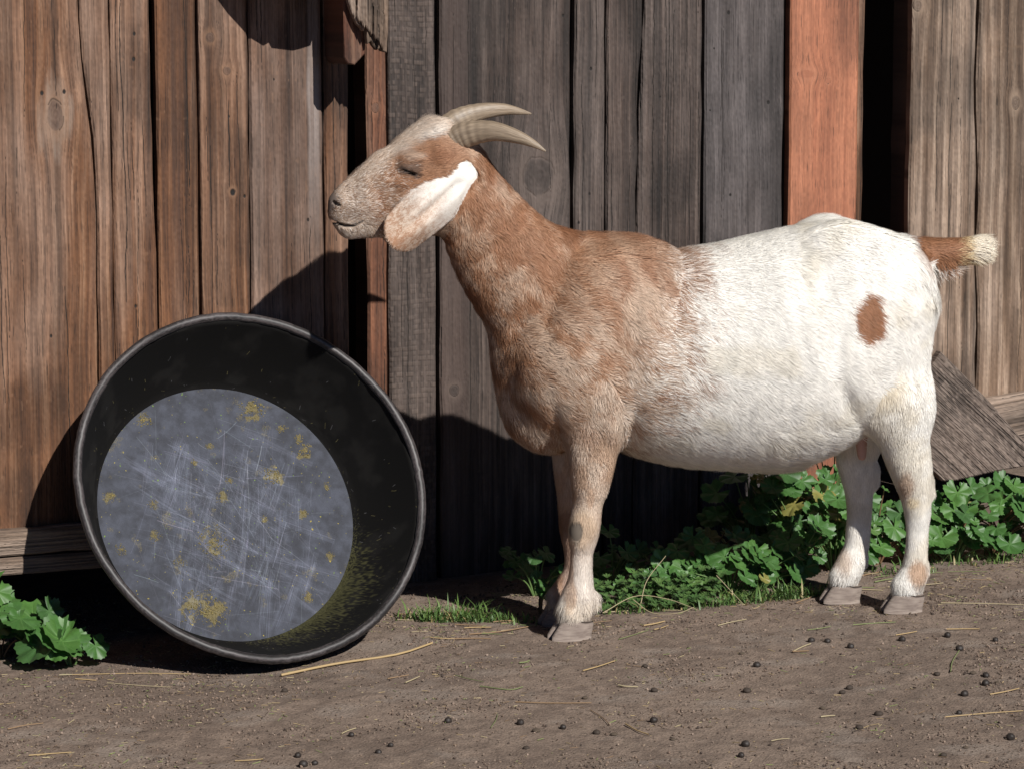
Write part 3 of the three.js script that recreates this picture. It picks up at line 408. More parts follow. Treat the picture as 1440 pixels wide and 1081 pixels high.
function sdf(x, y, z) {
  let d = 1e9, best = 1e9; nearPrim = 0;
  for (let i = 0; i < CHAINS.length; i++) {
    const c = CHAINS[i], bx = Math.max(c.lo[0] - x, x - c.hi[0], 0), by = Math.max(c.lo[1] - y, y - c.hi[1], 0), bz = Math.max(c.lo[2] - z, z - c.hi[2], 0), bd = Math.sqrt(bx * bx + by * by + bz * bz);
    if (bd > 0.06 && bd > d + c.k) continue;
    let e = 1e9; const zs = z / c.s;
    for (const p of c.segs) {
      const px = x - p[0], py = y - p[1], pz = zs - p[2]; let t = (px * p[5] + py * p[6] + pz * p[7]) / p[8]; t = t < 0 ? 0 : t > 1 ? 1 : t;
      const qx = px - p[5] * t, qy = py - p[6] * t, qz = pz - p[7] * t, v = Math.sqrt(qx * qx + qy * qy + qz * qz) - p[3] - p[4] * t; if (v < e) e = v;
    }
    if (e < best) { best = e; nearPrim = i; }
    const h = c.k - Math.abs(d - e);
    d = (d < e ? d : e) - (h > 0 ? h * h / (4 * c.k) : 0);
  }
  if (d < 0.05 && d > -0.05 && nearPrim !== -1) {
    const [X, Y] = toXY(x, y, z), side = ss(0.012, 0.035, Math.abs(z));
    if (side > 0 && Y < 680) for (const f of FORMS) { const ex = X - f[0], ey = Y - f[1]; if (ex > 130 || ex < -130 || ey > 160 || ey < -160) continue; const u = (ex + ey * f[5]) / f[2], v = ey / f[3], q = u * u + v * v; if (q < 9) d -= f[4] * side * Math.exp(-q); }
  }
  if (x < -0.13 && y > 0.70) {
    const e = earDist(x, y, z), h = 0.010 - Math.abs(d - e); if (e + 0.004 < best) nearPrim = -1;
    d = Math.min(d, e) - (h > 0 ? h * h / 0.04 : 0);
    if (x < -0.37) {  // lips and nostrils
      const md = mouthDist(x, y); d = Math.max(d, Math.min(0.0019 - md, d + 0.008));
      const nz = Math.abs(z), nd = Math.hypot((x + 0.428) * 0.62, (y - 0.8125 - (x + 0.428) * -0.5) * 1.7, nz - 0.0185) - 0.0072; d = Math.max(d, -nd);
    }
    if (x < -0.27 && Math.abs(z) > 0.02) d = Math.max(d, Math.min(0.0042 * (1 - 0.8 * ((x + 0.300) / 0.0145) ** 2) - eyeDist(x, y), d + 0.008));   // slit between the nearly shut lids
  }
  return d;
}
// surface nets over the blocks that the surface crosses
function meshField(lo, hi, h) {
  const nx = Math.ceil((hi[0] - lo[0]) / h), ny = Math.ceil((hi[1] - lo[1]) / h), nz = Math.ceil((hi[2] - lo[2]) / h), B = 8;
  const val = new Float32Array((nx + 1) * (ny + 1) * (nz + 1)).fill(1), sx = 1, sy = nx + 1, sz = (nx + 1) * (ny + 1), rad = B * h * 0.87;
  for (let bz = 0; bz <= nz; bz += B) for (let by = 0; by <= ny; by += B) for (let bx = 0; bx <= nx; bx += B) {
    const c = sdf(lo[0] + (bx + B / 2) * h, lo[1] + (by + B / 2) * h, lo[2] + (bz + B / 2) * h), skip = c > rad * 2.4 + 0.006 || c < -rad * 2.4 - 0.02;
    for (let z = bz; z < Math.min(bz + B, nz + 1); z++) for (let y = by; y < Math.min(by + B, ny + 1); y++) for (let x = bx; x < Math.min(bx + B, nx + 1); x++) val[x + y * sy + z * sz] = skip ? Math.sign(c) : sdf(lo[0] + x * h, lo[1] + y * h, lo[2] + z * h);
  }
  const vid = new Int32Array(val.length).fill(-1), pos = [], idx = [];
  for (let z = 0; z < nz; z++) for (let y = 0; y < ny; y++) for (let x = 0; x < nx; x++) {
    const o = x + y * sy + z * sz; let m = 0;
    for (let c = 0; c < 8; c++) if (val[o + (c & 1) + (c >> 1 & 1) * sy + (c >> 2) * sz] < 0) m |= 1 << c;
    if (m === 0 || m === 255) continue;
    let n = 0, X = 0, Y = 0, Z = 0;
    for (let c = 0; c < 8; c++) for (let ax = 0; ax < 3; ax++) {
      if (c >> ax & 1) continue; const e = c | 1 << ax; if ((m >> c & 1) === (m >> e & 1)) continue;
      const a = val[o + (c & 1) + (c >> 1 & 1) * sy + (c >> 2) * sz], b = val[o + (e & 1) + (e >> 1 & 1) * sy + (e >> 2) * sz], t = a / (a - b);
      X += (c & 1) + (ax === 0 ? t : 0); Y += (c >> 1 & 1) + (ax === 1 ? t : 0); Z += (c >> 2) + (ax === 2 ? t : 0); n++;
    }
    vid[o] = pos.length / 3; pos.push(lo[0] + (x + X / n) * h, lo[1] + (y + Y / n) * h, lo[2] + (z + Z / n) * h);
  }
  for (let z = 1; z < nz; z++) for (let y = 1; y < ny; y++) for (let x = 1; x < nx; x++) {
    const o = x + y * sy + z * sz, a = val[o] < 0;
    for (const [s, u, v] of [[sx, sy, sz], [sy, sz, sx], [sz, sx, sy]]) {
      if ((val[o + s] < 0) === a) continue;
      const q = [vid[o - u - v], vid[o - v], vid[o], vid[o - u]]; if (q.some((i) => i < 0)) continue;
      a ? idx.push(q[0], q[1], q[2], q[0], q[2], q[3]) : idx.push(q[0], q[2], q[1], q[0], q[3], q[2]);
    }
  }
  return { pos: new Float32Array(pos), idx };
}
const BODY = meshField([-0.475, 0.0, -0.225], [0.83, 1.0, 0.225], 0.0034);
const NV = BODY.pos.length / 3, nor = new Float32Array(NV * 3), region = new Array(NV);
for (let i = 0; i < NV; i++) {
  const x = BODY.pos[i * 3], y = BODY.pos[i * 3 + 1], z = BODY.pos[i * 3 + 2], e = 0.0016;
  const gx = sdf(x + e, y, z) - sdf(x - e, y, z), gy = sdf(x, y + e, z) - sdf(x, y - e, z), gz = sdf(x, y, z + e) - sdf(x, y, z - e), l = Math.hypot(gx, gy, gz) || 1;
  nor[i * 3] = gx / l; nor[i * 3 + 1] = gy / l; nor[i * 3 + 2] = gz / l;
  sdf(x, y, z); region[i] = nearPrim < 0 ? 'ear' : CHAINS[nearPrim].region; if (region[i] === 'fore' && y > 0.27) region[i] = 'arm'; if (region[i] === 'hind' && y > 0.27) region[i] = 'thigh';
}
// coat: what grows where. X, Y are the goat's own x and y in units of 1.36 mm, Y downwards from the poll.
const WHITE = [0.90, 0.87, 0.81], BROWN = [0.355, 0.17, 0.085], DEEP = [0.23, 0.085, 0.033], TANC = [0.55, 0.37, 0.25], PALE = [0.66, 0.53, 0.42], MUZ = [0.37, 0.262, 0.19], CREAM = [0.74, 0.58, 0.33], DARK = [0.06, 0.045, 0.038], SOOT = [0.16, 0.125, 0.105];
function coat(x, y, z, reg, r) {   // r: a random number per hair, or 0.5 for the skin
  const [X, Y] = toXY(x, y, z), f = fbm(x * 16 + 3, y * 16 + z * 9, 3), fine = n2(x * 120, y * 45 + z * 60), str = 0.5 * fbm(x * 46 + y * 26, y * 22 - x * 8 + z * 14 + 4, 3) + 0.5 * fbm(x * 30 + 7, y * 34 + z * 20 - x * 12, 3), jit = (r - 0.5);
  const blob = (cx, cy, rx, ry) => Math.hypot((X - cx) / rx, (Y - cy) / ry) + 0.35 * (f - 0.5) + 0.3 * jit;
  let c;
  if (reg === 'ear' && y < 0.847 && earDist(x, y, z) > 0.004) reg = 'neck';
  if (reg === 'ear') {
    const t = clamp(earCoords(x, y, z)[0] / EAR.L), sp = 0.5 * n3(x * 150, y * 150, z * 150) + 0.5 * n3(x * 340, y * 340, z * 340);
    c = mix3(mix3(WHITE, [0.74, 0.69, 0.63], ss(0.0, 0.5, t)), PALE, ss(0.35, 0.85, t)); const ew = earCoords(x, y, z); c = mix3(c, TANC, 0.7 * ss(0.012, 0.003, Math.abs(ew[1] + 0.003 + 0.006 * (f - 0.5))) * ss(0.15, 0.45, t) * (0.5 + jit)); c = mix3(c, BROWN, clamp(ss(0.2, 0.95, t + 0.5 * jit) * ss(0.42, 0.62, sp + 0.4 * jit) + 0.5 * ss(0.72, 1.0, t + 0.4 * jit)) * 0.85);
    return z * 0 + c[0] ? c : c;
  }
  if (reg === 'head') {
    c = mix3(MUZ, TANC, ss(500, 560, X + 60 * (f - 0.5)) * 0.75);
    c = mix3(c, BROWN, 0.85 * (1 - ss(0.7, 1.15, blob(600, 235, 60, 48))));
    c = mix3(c, BROWN, 0.75 * (1 - ss(0.6, 1.25, blob(575, 288, 62, 46))) * (0.55 + 0.9 * ss(0.4, 0.6, str))); c = mix3(c, PALE, 0.5 * ss(0.52, 0.66, str + 0.2 * jit) * ss(600, 560, X));
    c = mix3(c, DEEP, 0.5 * (1 - ss(0.5, 1.1, blob(615, 225, 26, 14))));
    c = mix3(c, WHITE, 0.95 * (1 - ss(0.75, 1.15, blob(584, 184, 42, 19)))); c = mix3(c, WHITE, 0.55 * (1 - ss(0.6, 1.2, blob(545, 212, 34, 14))));
    const bridge = (X - 470) * 0.62 + (Y - 268);   // along the ridge of the nose
    c = mix3(c, PALE, 0.85 * ss(26, 6, bridge + 14 * (f - 0.5) + 10 * jit) * ss(490, 530, X) * ss(0.045, 0.02, Math.abs(z)));
    c = mix3(c, SOOT, 0.6 * (1 - ss(0.5, 1.2, blob(574, 241, 19, 11)))); c = mix3(c, DARK, 0.9 * ss(0.0065, 0.0035, eyeDist(x, y)));
    c = mix3(c, PALE, 0.5 * (1 - ss(0.6, 1.1, blob(578, 224, 20, 7))));
    c = mix3(c, [0.10, 0.078, 0.068], 0.9 * (1 - ss(0.7, 1.15, blob(467, 285, 14, 15))));
    c = mix3(c, PALE, 0.6 * (1 - ss(0.7, 1.2, blob(500, 322, 28, 13)))); c = mix3(c, SOOT, 0.6 * (1 - ss(0.5, 1.2, blob(470, 322, 8, 10))));
    c = mix3(c, DARK, ss(0.0055, 0.002, mouthDist(x, y)) * 0.8);
  } else if (reg === 'neck') {
    c = mix3(BROWN, TANC, clamp(0.25 + 2.0 * (str - 0.48) + 0.6 * jit));
    c = mix3(c, DEEP, 0.55 * ss(0.055, 0.02, Math.abs(z)) * ss(0.3, 0.7, f) + 0.25 * ss(0.6, 0.4, str));
    c = mix3(c, PALE, (0.25 + 0.5 * ss(370, 520, Y)) * ss(0.48, 0.66, str + 0.15 * jit));
  } else if (reg === 'tail') {
    c = mix3(mix3(BROWN, DEEP, 0.35 + 0.5 * jit), CREAM, ss(1340, 1356, X + 16 * jit + 6 * (f - 0.5))); c = mix3(c, WHITE, 0.6 * ss(1352, 1362, X) * ss(372, 352, Y)); c = mix3(WHITE, c, ss(1268, 1284, X + 14 * jit));
    c = mix3(c, WHITE, 0.95 * ss(364, 372, Y + 6 * jit) * ss(1350, 1330, X));
  } else if (reg === 'teat' || reg === 'udder') c = mix3([0.55, 0.30, 0.23], [0.62, 0.42, 0.34], f);
  else {
    // body and legs: brown fore part against white hind part, edge ragged with mixed hair
    const edge = Y < 350 ? 950 : Y < 500 ? mix(950, 968, (Y - 350) / 150) : Y < 600 ? mix(968, 936, (Y - 500) / 100) : mix(936, 880, clamp((Y - 600) / 50));
    const lo = ss(400, 480, Y), w = ss(-24 - 34 * lo, 24 + 10 * lo, X - edge + 95 * (f - 0.5) + 90 * (str - 0.5) + (56 + 60 * lo) * jit);
    let b = mix3(BROWN, TANC, clamp(0.30 + 2.4 * (str - 0.48) + 0.6 * jit + 0.3 * ss(380, 500, Y)));
    b = mix3(b, PALE, clamp(0.72 * ss(340, 540, Y + 60 * (f - 0.5) + 0.35 * (X - 850)) * ss(0.38, 0.60, str + 0.25 * jit) + 0.18 * ss(800, 930, X)));
    b = mix3(b, DEEP, 0.55 * ss(352, 330, Y + 26 * (f - 0.5)) + 0.35 * (1 - ss(0.5, 1.2, blob(900, 385, 70, 35))) * ss(0.55, 0.4, str));
    b = mix3(b, DEEP, 0.45 * (1 - ss(0.5, 1.1, blob(745, 625, 34, 20))) * ss(0.6, 0.4, str));
    c = mix3(b, mix3(WHITE, [0.76, 0.70, 0.58], 0.5 * ss(0.5, 0.75, f)), w);
    if (reg === 'arm' || reg === 'fore') {
      c = mix3(b, PALE, 0.45 + 0.3 * jit + 0.3 * ss(640, 700, Y)); c = mix3(c, WHITE, clamp(0.55 * ss(690, 800, Y + 60 * (f - 0.5)) + 0.4 * ss(0.5, 0.7, f) * ss(620, 680, Y)));
      c = mix3(c, TANC, 0.7 * ss(0.52, 0.7, n2(x * 60 + 8, y * 22)) * ss(860, 840, Y));
      c = mix3(c, CREAM, 0.3 * (1 - ss(0.6, 1.2, blob(815, 738, 20, 26)))); c = mix3(c, TANC, 0.5 * (1 - ss(0.6, 1.2, blob(818, 740, 18, 24)))); c = mix3(c, [0.17, 0.14, 0.11], (z > 0 ? 1 : 0.6) * (1 - ss(0.82, 1.0, blob(807, 742, 10, 16) - 0.3 * jit)));
      if (z < 0) c = mix3(c, BROWN, 0.7 * ss(660, 760, Y) * ss(850, 830, Y));
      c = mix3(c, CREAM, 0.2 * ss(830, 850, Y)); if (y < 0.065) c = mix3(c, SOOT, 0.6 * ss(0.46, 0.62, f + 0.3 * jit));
    }
    if (reg === 'hind' || reg === 'thigh') {
      c = mix3(WHITE, [0.74, 0.66, 0.52], 0.55 * ss(0.45, 0.7, f));
      c = mix3(c, CREAM, 0.42 * (1 - ss(0.3, 1.2, blob(1240, 540, 42, 36))));
      if (z > 0) { c = mix3(c, TANC, 0.75 * (1 - ss(0.5, 1.15, blob(1277, 680, 16, 26)))); c = mix3(c, CREAM, 0.6 * (1 - ss(0.5, 1.1, blob(1288, 706, 14, 10)))); c = mix3(c, TANC, 0.95 * (1 - ss(0.6, 1.15, blob(1297, 806, 16, 22)))); }
      else { c = mix3(c, TANC, 0.5 * (1 - ss(0.5, 1.15, blob(1205, 800, 14, 22)))); }
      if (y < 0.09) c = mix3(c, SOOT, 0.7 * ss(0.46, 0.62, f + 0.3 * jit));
    }
    if (reg === 'torso' || reg === 'thigh') c = mix3(c, mix3(BROWN, DEEP, 0.4 + 0.5 * jit), 1 - ss(0.82, 1.02, Math.hypot((X - 1217) / 23, (Y - 443) / 39) + 0.35 * (fbm(x * 45, y * 45, 2) - 0.5) + 0.24 * jit));
    c = mix3(c, mix3(BROWN, DEEP, 0.4), (1 - ss(0.6, 1.1, blob(1290, 365, 18, 26))) * 0.9 * ss(0.10, 0.05, Math.abs(z)));
  }
  const hp = ss(590, 520, X + 30 * (f - 0.5)); if (reg === 'head') c = r > 1 - 0.22 * hp ? mix3(c, WHITE, 0.45) : r < 0.22 * hp ? mix3(c, DEEP, 0.4) : c;
  const v = 0.88 + 0.2 * fine + (reg === 'head' ? 0.45 : 0.28) * jit; return [c[0] * v, c[1] * v, c[2] * v];
}
const col = new Float32Array(NV * 3);
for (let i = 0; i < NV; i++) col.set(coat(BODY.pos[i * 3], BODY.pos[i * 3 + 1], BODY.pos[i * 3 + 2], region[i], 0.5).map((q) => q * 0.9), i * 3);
{
  const g = new THREE.BufferGeometry(); g.setAttribute('position', new THREE.BufferAttribute(BODY.pos, 3)); g.setAttribute('normal', new THREE.BufferAttribute(nor, 3)); g.setAttribute('color', new THREE.BufferAttribute(col, 3)); g.setIndex(BODY.idx);
  part('body', g, new THREE.MeshStandardMaterial({ vertexColors: true, roughness: 0.85 }), goat);
}
{
  // fur: short curved strands rooted all over the skin
  const r = rng(2024), idx = BODY.idx, T = idx.length / 3, cum = new Float32Array(T); let tot = 0;
  const P = BODY.pos;
  const dens = { head: 2.6, ear: 1.8, fore: 1.35, hind: 1.3, tail: 1.6, teat: 0.0, udder: 0.25 };
  for (let t = 0; t < T; t++) {
    const [a, b, c] = [idx[t * 3] * 3, idx[t * 3 + 1] * 3, idx[t * 3 + 2] * 3], ux = P[b] - P[a], uy = P[b + 1] - P[a + 1], uz = P[b + 2] - P[a + 2], vx = P[c] - P[a], vy = P[c + 1] - P[a + 1], vz = P[c + 2] - P[a + 2];
    let ar = Math.hypot(uy * vz - uz * vy, uz * vx - ux * vz, ux * vy - uy * vx) / 2; ar *= dens[region[idx[t * 3]]] ?? 1; if (nor[a + 2] < -0.35) ar *= 0.5; tot += ar; cum[t] = tot;
  }
  const N = 460000, seg = 2, vp = 5, pos = new Float32Array(N * vp * 3), nrm = new Float32Array(N * vp * 3), colr = new Float32Array(N * vp * 3), ix = new Uint32Array(N * 9);
  const flowOf = { torso: [0.8, -0.55], chest: [0.15, -1], neck: [0.55, -0.85], arm: [0.12, -1], fore: [-0.05, -1], thigh: [0.3, -1], hind: [0.05, -1], tail: [1, -0.12], udder: [0, -1], teat: [0, -1] };
  let n = 0;
  for (let k = 0; k < N; k++) {
    const q = (k + r()) / N * tot; let lo = 0, hi = T - 1; while (lo < hi) { const m = lo + hi >> 1; cum[m] < q ? lo = m + 1 : hi = m; }
    const a = idx[lo * 3], b = idx[lo * 3 + 1], c = idx[lo * 3 + 2]; let u = r(), v = r(); if (u + v > 1) { u = 1 - u; v = 1 - v; } const w = 1 - u - v;
    const f3 = (A, o) => A[a * 3 + o] * w + A[b * 3 + o] * u + A[c * 3 + o] * v;
    const x = f3(P, 0), y = f3(P, 1), z = f3(P, 2); let nx = f3(nor, 0), ny = f3(nor, 1), nz = f3(nor, 2); const nl = Math.hypot(nx, ny, nz); nx /= nl; ny /= nl; nz /= nl;
    const reg = region[a], [X, Y] = toXY(x, y, z);
    // bare skin: nose, lips, eyelids, callus on the knee, hoof ends
    if (reg === 'head' && (mouthDist(x, y) < 0.004 || Math.hypot(X - 466, Y - 284) < 13 || eyeDist(x, y) < 0.0036)) continue;
    if (reg === 'fore' && Math.hypot((X - 807) / 9, (Y - 742) / 15) < 1 && z > 0) continue;
    const cl0 = n3(x * 55, y * 55, z * 55); let len = 0.019, fl = flowOf[reg] ?? [1, -0.5], lift = 0.4;
    if (reg === 'head') { fl = [0.86, 0.1 - 0.4 * ss(250, 330, Y)]; len = 0.0105 + 0.004 * ss(520, 600, X); if (ny > 0.5 && X < 575) { len = 0.0115; lift = 0.75; } const tuft = 1 - ss(0.6, 1.3, Math.hypot((X - 592) / 40, (Y - 178) / 22)); len += 0.008 * tuft; if (tuft > 0.25) { fl = [0.7, 0.25]; lift = 0.7; } if (X < 490) len = 0.0065; if (Y > 318 && X < 540) { len = 0.009; fl = [0.3, -1]; } }
    else if (reg === 'ear') { fl = [EAR.t[0], EAR.t[1]]; len = 0.0048; lift = 0.25; }
    else if (reg === 'fore' || reg === 'hind') { len = 0.0095 + 0.016 * ss(0.095, 0.06, y); lift = mix(0.4, 0.25, ss(0.1, 0.06, y)); }
    else if (reg === 'arm') len = mix(0.018, 0.011, ss(600, 690, Y));
    else if (reg === 'thigh') { len = mix(0.019, 0.011, ss(560, 680, Y)); fl = mix(0, 1, ss(470, 560, Y)) ? [mix(0.75, 0.2, ss(470, 560, Y)), -0.9] : [0.75, -0.65]; }
    else if (reg === 'neck') { len = 0.017; }
    else if (reg === 'chest') len = 0.023;
    else if (reg === 'tail') { const tip = ss(1335, 1372, X); len = mix(0.022, 0.036, tip); lift = mix(0.35, 0.30, tip); if (ny < -0.2 && X < 1340) { len = 0.045; fl = [0.8, -0.7]; } }
    else if (reg === 'torso') { len = 0.020 + 0.006 * ss(560, 640, Y) + 0.010 * ss(650, 668, Y); if (ny > 0.75) { fl = [1, 0]; len = 0.022; lift = 0.6; } if (X > 1285 && Y > 365 && Y < 420) { len = 0.032; fl = [0.5, -1]; lift = 0.5; } if (X > 1080 && Y > 600) len = 0.034 + 0.014 * cl0; }
    // clumps and whorls turn the lie of the hair
    const cl = n3(x * 55, y * 55, z * 55), cl2 = n3(x * 15 + 9, y * 15, z * 15 + 3), calm = reg === 'torso' || reg === 'thigh' ? mix(0.9, 0.55, ss(930, 1000, X)) : 0.9, turn = ((cl - 0.5) * 1.3 + (cl2 - 0.5) * 0.9 + (r() - 0.5) * 0.6) * calm, cs = Math.cos(turn), sn = Math.sin(turn);
    let dx = fl[0] * cs - fl[1] * sn, dy = fl[0] * sn + fl[1] * cs, dz = (reg === 'head' ? 0.1 : 0) * Math.sign(z) + (r() - 0.5) * 0.2;
    const dn = dx * nx + dy * ny + dz * nz; dx -= dn * nx; dy -= dn * ny; dz -= dn * nz; const dl = Math.hypot(dx, dy, dz); if (dl < 0.05) continue; dx /= dl; dy /= dl; dz /= dl;
    len *= (0.65 + 0.6 * r()) * (0.8 + 0.4 * cl);
    lift *= (0.6 + 0.8 * r()) * (reg === 'torso' || reg === 'thigh' ? mix(1, 0.6, ss(930, 1000, X)) : 1);
    const wx = ny * dz - nz * dy, wy = nz * dx - nx * dz, wz = nx * dy - ny * dx, hw = (reg === 'head' || reg === 'ear' || reg === 'fore' || reg === 'hind' ? 0.00034 : 0.00045) * (0.7 + 0.6 * r());
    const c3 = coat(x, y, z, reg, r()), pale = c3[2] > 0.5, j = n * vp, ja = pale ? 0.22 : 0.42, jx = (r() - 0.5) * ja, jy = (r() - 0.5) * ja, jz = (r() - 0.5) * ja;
    const put = (o, s, h, side) => { const q2 = (j + o) * 3; pos[q2] = x + dx * s + nx * h + wx * hw * side; pos[q2 + 1] = y + dy * s + ny * h + wy * hw * side; pos[q2 + 2] = z + dz * s + nz * h + wz * hw * side; let ax = nx + jx + dx * -0.15, ay = ny + jy, az = nz + jz; const al = Math.hypot(ax, ay, az); nrm[q2] = ax / al; nrm[q2 + 1] = ay / al; nrm[q2 + 2] = az / al; colr.set(c3, q2); };
    put(0, 0, -0.0005, 1); put(1, 0, -0.0005, -1); put(2, len * 0.5, len * lift * 0.33, 0.8); put(3, len * 0.5, len * lift * 0.33, -0.8); put(4, len, len * lift * 0.30, 0);
    ix.set([j, j + 1, j + 2, j + 1, j + 3, j + 2, j + 3, j + 4, j + 2], n * 9); n++;
  }
  const g = new THREE.BufferGeometry(); g.setAttribute('position', new THREE.BufferAttribute(pos.slice(0, n * vp * 3), 3)); g.setAttribute('normal', new THREE.BufferAttribute(nrm.slice(0, n * vp * 3), 3)); g.setAttribute('color', new THREE.BufferAttribute(colr.slice(0, n * vp * 3), 3)); g.setIndex(new THREE.BufferAttribute(ix.slice(0, n * 9), 1));
  const fur = part('fur', g, new THREE.MeshStandardMaterial({ vertexColors: true, roughness: 0.7 }), goat); fur.userData.kind = 'stuff';
}
{
  // horns: swept back, ridged near the root
  const hornMap = dataTex(128, 512, (d) => { for (let j = 0; j < 512; j++) for (let i = 0; i < 128; i++) { const v = j / 512, s = fbm(i * 0.35, j * 0.02, 3), g = n2(i * 0.9, j * 0.05), rg = 0.5 + 0.5 * Math.sin(v * 120 + 2 * n2(i * 0.05, v * 8)), c = mix3(mix3([0.15, 0.11, 0.075], [0.36, 0.28, 0.20], clamp(0.9 * s + 0.35 * g - 0.15)), [0.10, 0.075, 0.055], 0.35 * rg * ss(0.6, 0.1, v)), k = (j * 128 + i) * 4; d.set([srgb(c[0]), srgb(c[1]), srgb(c[2]), 255], k); } }, 4, true);
  const mat = new THREE.MeshStandardMaterial({ map: hornMap, bumpMap: hornMap, bumpScale: 0.002, roughness: 0.5 });
  const horn = (pts) => {
    const curve = new THREE.CatmullRomCurve3(pts.map((p) => new THREE.Vector3(p[0], p[1], p[2]))), n = 70, m = 22, pos = [], uv = [], idx = [], fr = curve.computeFrenetFrames(n);
    for (let i = 0; i <= n; i++) {
      const t = i / n, c = curve.getPoint(t), f = t * (pts.length - 1), a = Math.min(pts.length - 2, Math.floor(f)), tg = curve.getTangent(t), side = new THREE.Vector3(0, 0, 1).addScaledVector(tg, -tg.z).normalize(), up = new THREE.Vector3().crossVectors(side, tg);
      const rr = mix(pts[a][3], pts[a + 1][3], f - a) * (1 + 0.035 * Math.sin(t * 95) * ss(0.65, 0.1, t));
      for (let k = 0; k <= m; k++) { const q = k / m * 6.2832, ry = Math.cos(q) * rr * 1.0, rz = Math.sin(q) * rr * 0.72; pos.push(c.x + up.x * ry + side.x * rz, c.y + up.y * ry + side.y * rz, c.z + up.z * ry + side.z * rz); uv.push(k / m, t); }
    }
    for (let i = 0; i < n; i++) for (let k = 0; k < m; k++) { const a = i * (m + 1) + k, b = a + m + 1; idx.push(a, a + 1, b, a + 1, b + 1, b); }
    const g = new THREE.BufferGeometry(); g.setAttribute('position', new THREE.Float32BufferAttribute(pos, 3)); g.setAttribute('uv', new THREE.Float32BufferAttribute(uv, 2)); g.setIndex(idx); g.computeVertexNormals(); return g;
  };
  part('horn', horn([[-0.2200, 0.9220, 0.018, 0.0235], [-0.1948, 0.9366, 0.027, 0.0246], [-0.1483, 0.946, 0.052, 0.019], [-0.1018, 0.9362, 0.076, 0.0124], [-0.072, 0.923, 0.090, 0.0065], [-0.0526, 0.911, 0.097, 0.0015]]), mat, goat);
  part('horn', horn([[-0.2379, 0.9335, -0.022, 0.0215], [-0.2038, 0.9607, -0.026, 0.0222], [-0.1601, 0.9768, -0.035, 0.0166], [-0.1108, 0.9814, -0.044, 0.0113], [-0.0779, 0.9771, -0.05, 0.006], [-0.0573, 0.9729, -0.053, 0.0015]]), mat, goat);
  // nearly shut eyes
  const eye = new THREE.SphereGeometry(1, 20, 14), em = std([0.012, 0.009, 0.008], 0.2);
  for (const s of [1, -1]) { let ez = 0.03; while (ez < 0.07 && sdf(-0.299, 0.8605, s * ez) < 0) ez += 0.0005; const e = part('eye', eye, em, goat); e.scale.set(0.0125, 0.007, 0.008); e.position.set(-0.300, 0.8718, s * (ez - 0.0085)); e.rotation.z = -0.38; }
  // cloven hooves
  const hoofMap = dataTex(64, 64, (d) => { for (let j = 0; j < 64; j++) for (let i = 0; i < 64; i++) { const c = mix3([0.17, 0.132, 0.112], [0.31, 0.255, 0.215], clamp(fbm(i * 0.12, j * 0.22, 3) * 1.3 - 0.2)), k = (j * 64 + i) * 4; d.set([srgb(c[0]), srgb(c[1]), srgb(c[2]), 255], k); } }, 4, true), hoofMat = new THREE.MeshStandardMaterial({ map: hoofMap, bumpMap: hoofMap, bumpScale: 0.001, roughness: 0.9 });
  const claw = (side, s) => {
    const L = [[0, 1, 1, 0], [0.25, 1.0, 1.0, 0.000], [0.62, 0.90, 0.97, 0.006], [0.9, 0.82, 0.92, 0.011], [1.0, 0.72, 0.82, 0.012]], m = 18, pos = [], uv = [], idx = [];
    for (const [h, kx, kz, back] of L) for (let i = 0; i <= m; i++) { const q = i / m * 6.2832, c = Math.cos(q), sn = Math.sin(q), toe = c < 0 ? 1.12 : 0.85; pos.push((c * 0.041 * toe * kx + back) * s, h * 0.040 * s * (c < 0 ? 1 : 0.93), (side * 0.0165 + Math.sign(sn) * Math.abs(sn) ** 0.8 * 0.0175 * kz * (1 - 0.30 * clamp(-c)) - side * 0.004 * clamp(-c)) * s); uv.push(i / m * 2, h); }
    const K = m + 1; for (let j = 0; j < L.length - 1; j++) for (let i = 0; i < m; i++) { const a = j * K + i, b = a + K; idx.push(a, a + 1, b, a + 1, b + 1, b); }
    for (const j of [0, L.length - 1]) { const c0 = pos.length / 3; let X = 0, Z = 0; for (let i = 0; i < m; i++) { X += pos[(j * K + i) * 3]; Z += pos[(j * K + i) * 3 + 2]; } pos.push(X / m, L[j][0] * 0.039 * s, Z / m); uv.push(0, 0); for (let i = 0; i < m; i++) j ? idx.push(c0, j * K + i + 1, j * K + i) : idx.push(c0, i, i + 1); }
    const g = new THREE.BufferGeometry(); g.setAttribute('position', new THREE.Float32BufferAttribute(pos, 3)); g.setAttribute('uv', new THREE.Float32BufferAttribute(uv, 2)); g.setIndex(idx); g.computeVertexNormals(); return g;
  };
  for (const [x, z, s, tn] of [[0.0025, 0.066, 0.95, 0.22], [0.003, -0.066, 0.93, 0.2], [0.6438, 0.064, 0.92, 0.02], [0.5551, -0.062, 0.90, 0.1]]) {
    const w = goat.localToWorld(new THREE.Vector3(x, 0, z)); const h = new THREE.Group(); h.name = 'hoof'; goat.add(h); h.position.set(x, groundY(w.x, w.z) - 0.001, z); h.rotation.y = tn;
    for (const side of [1, -1]) part('claw', claw(side, s), hoofMat, h);
  }
}
goat.updateMatrixWorld(true);

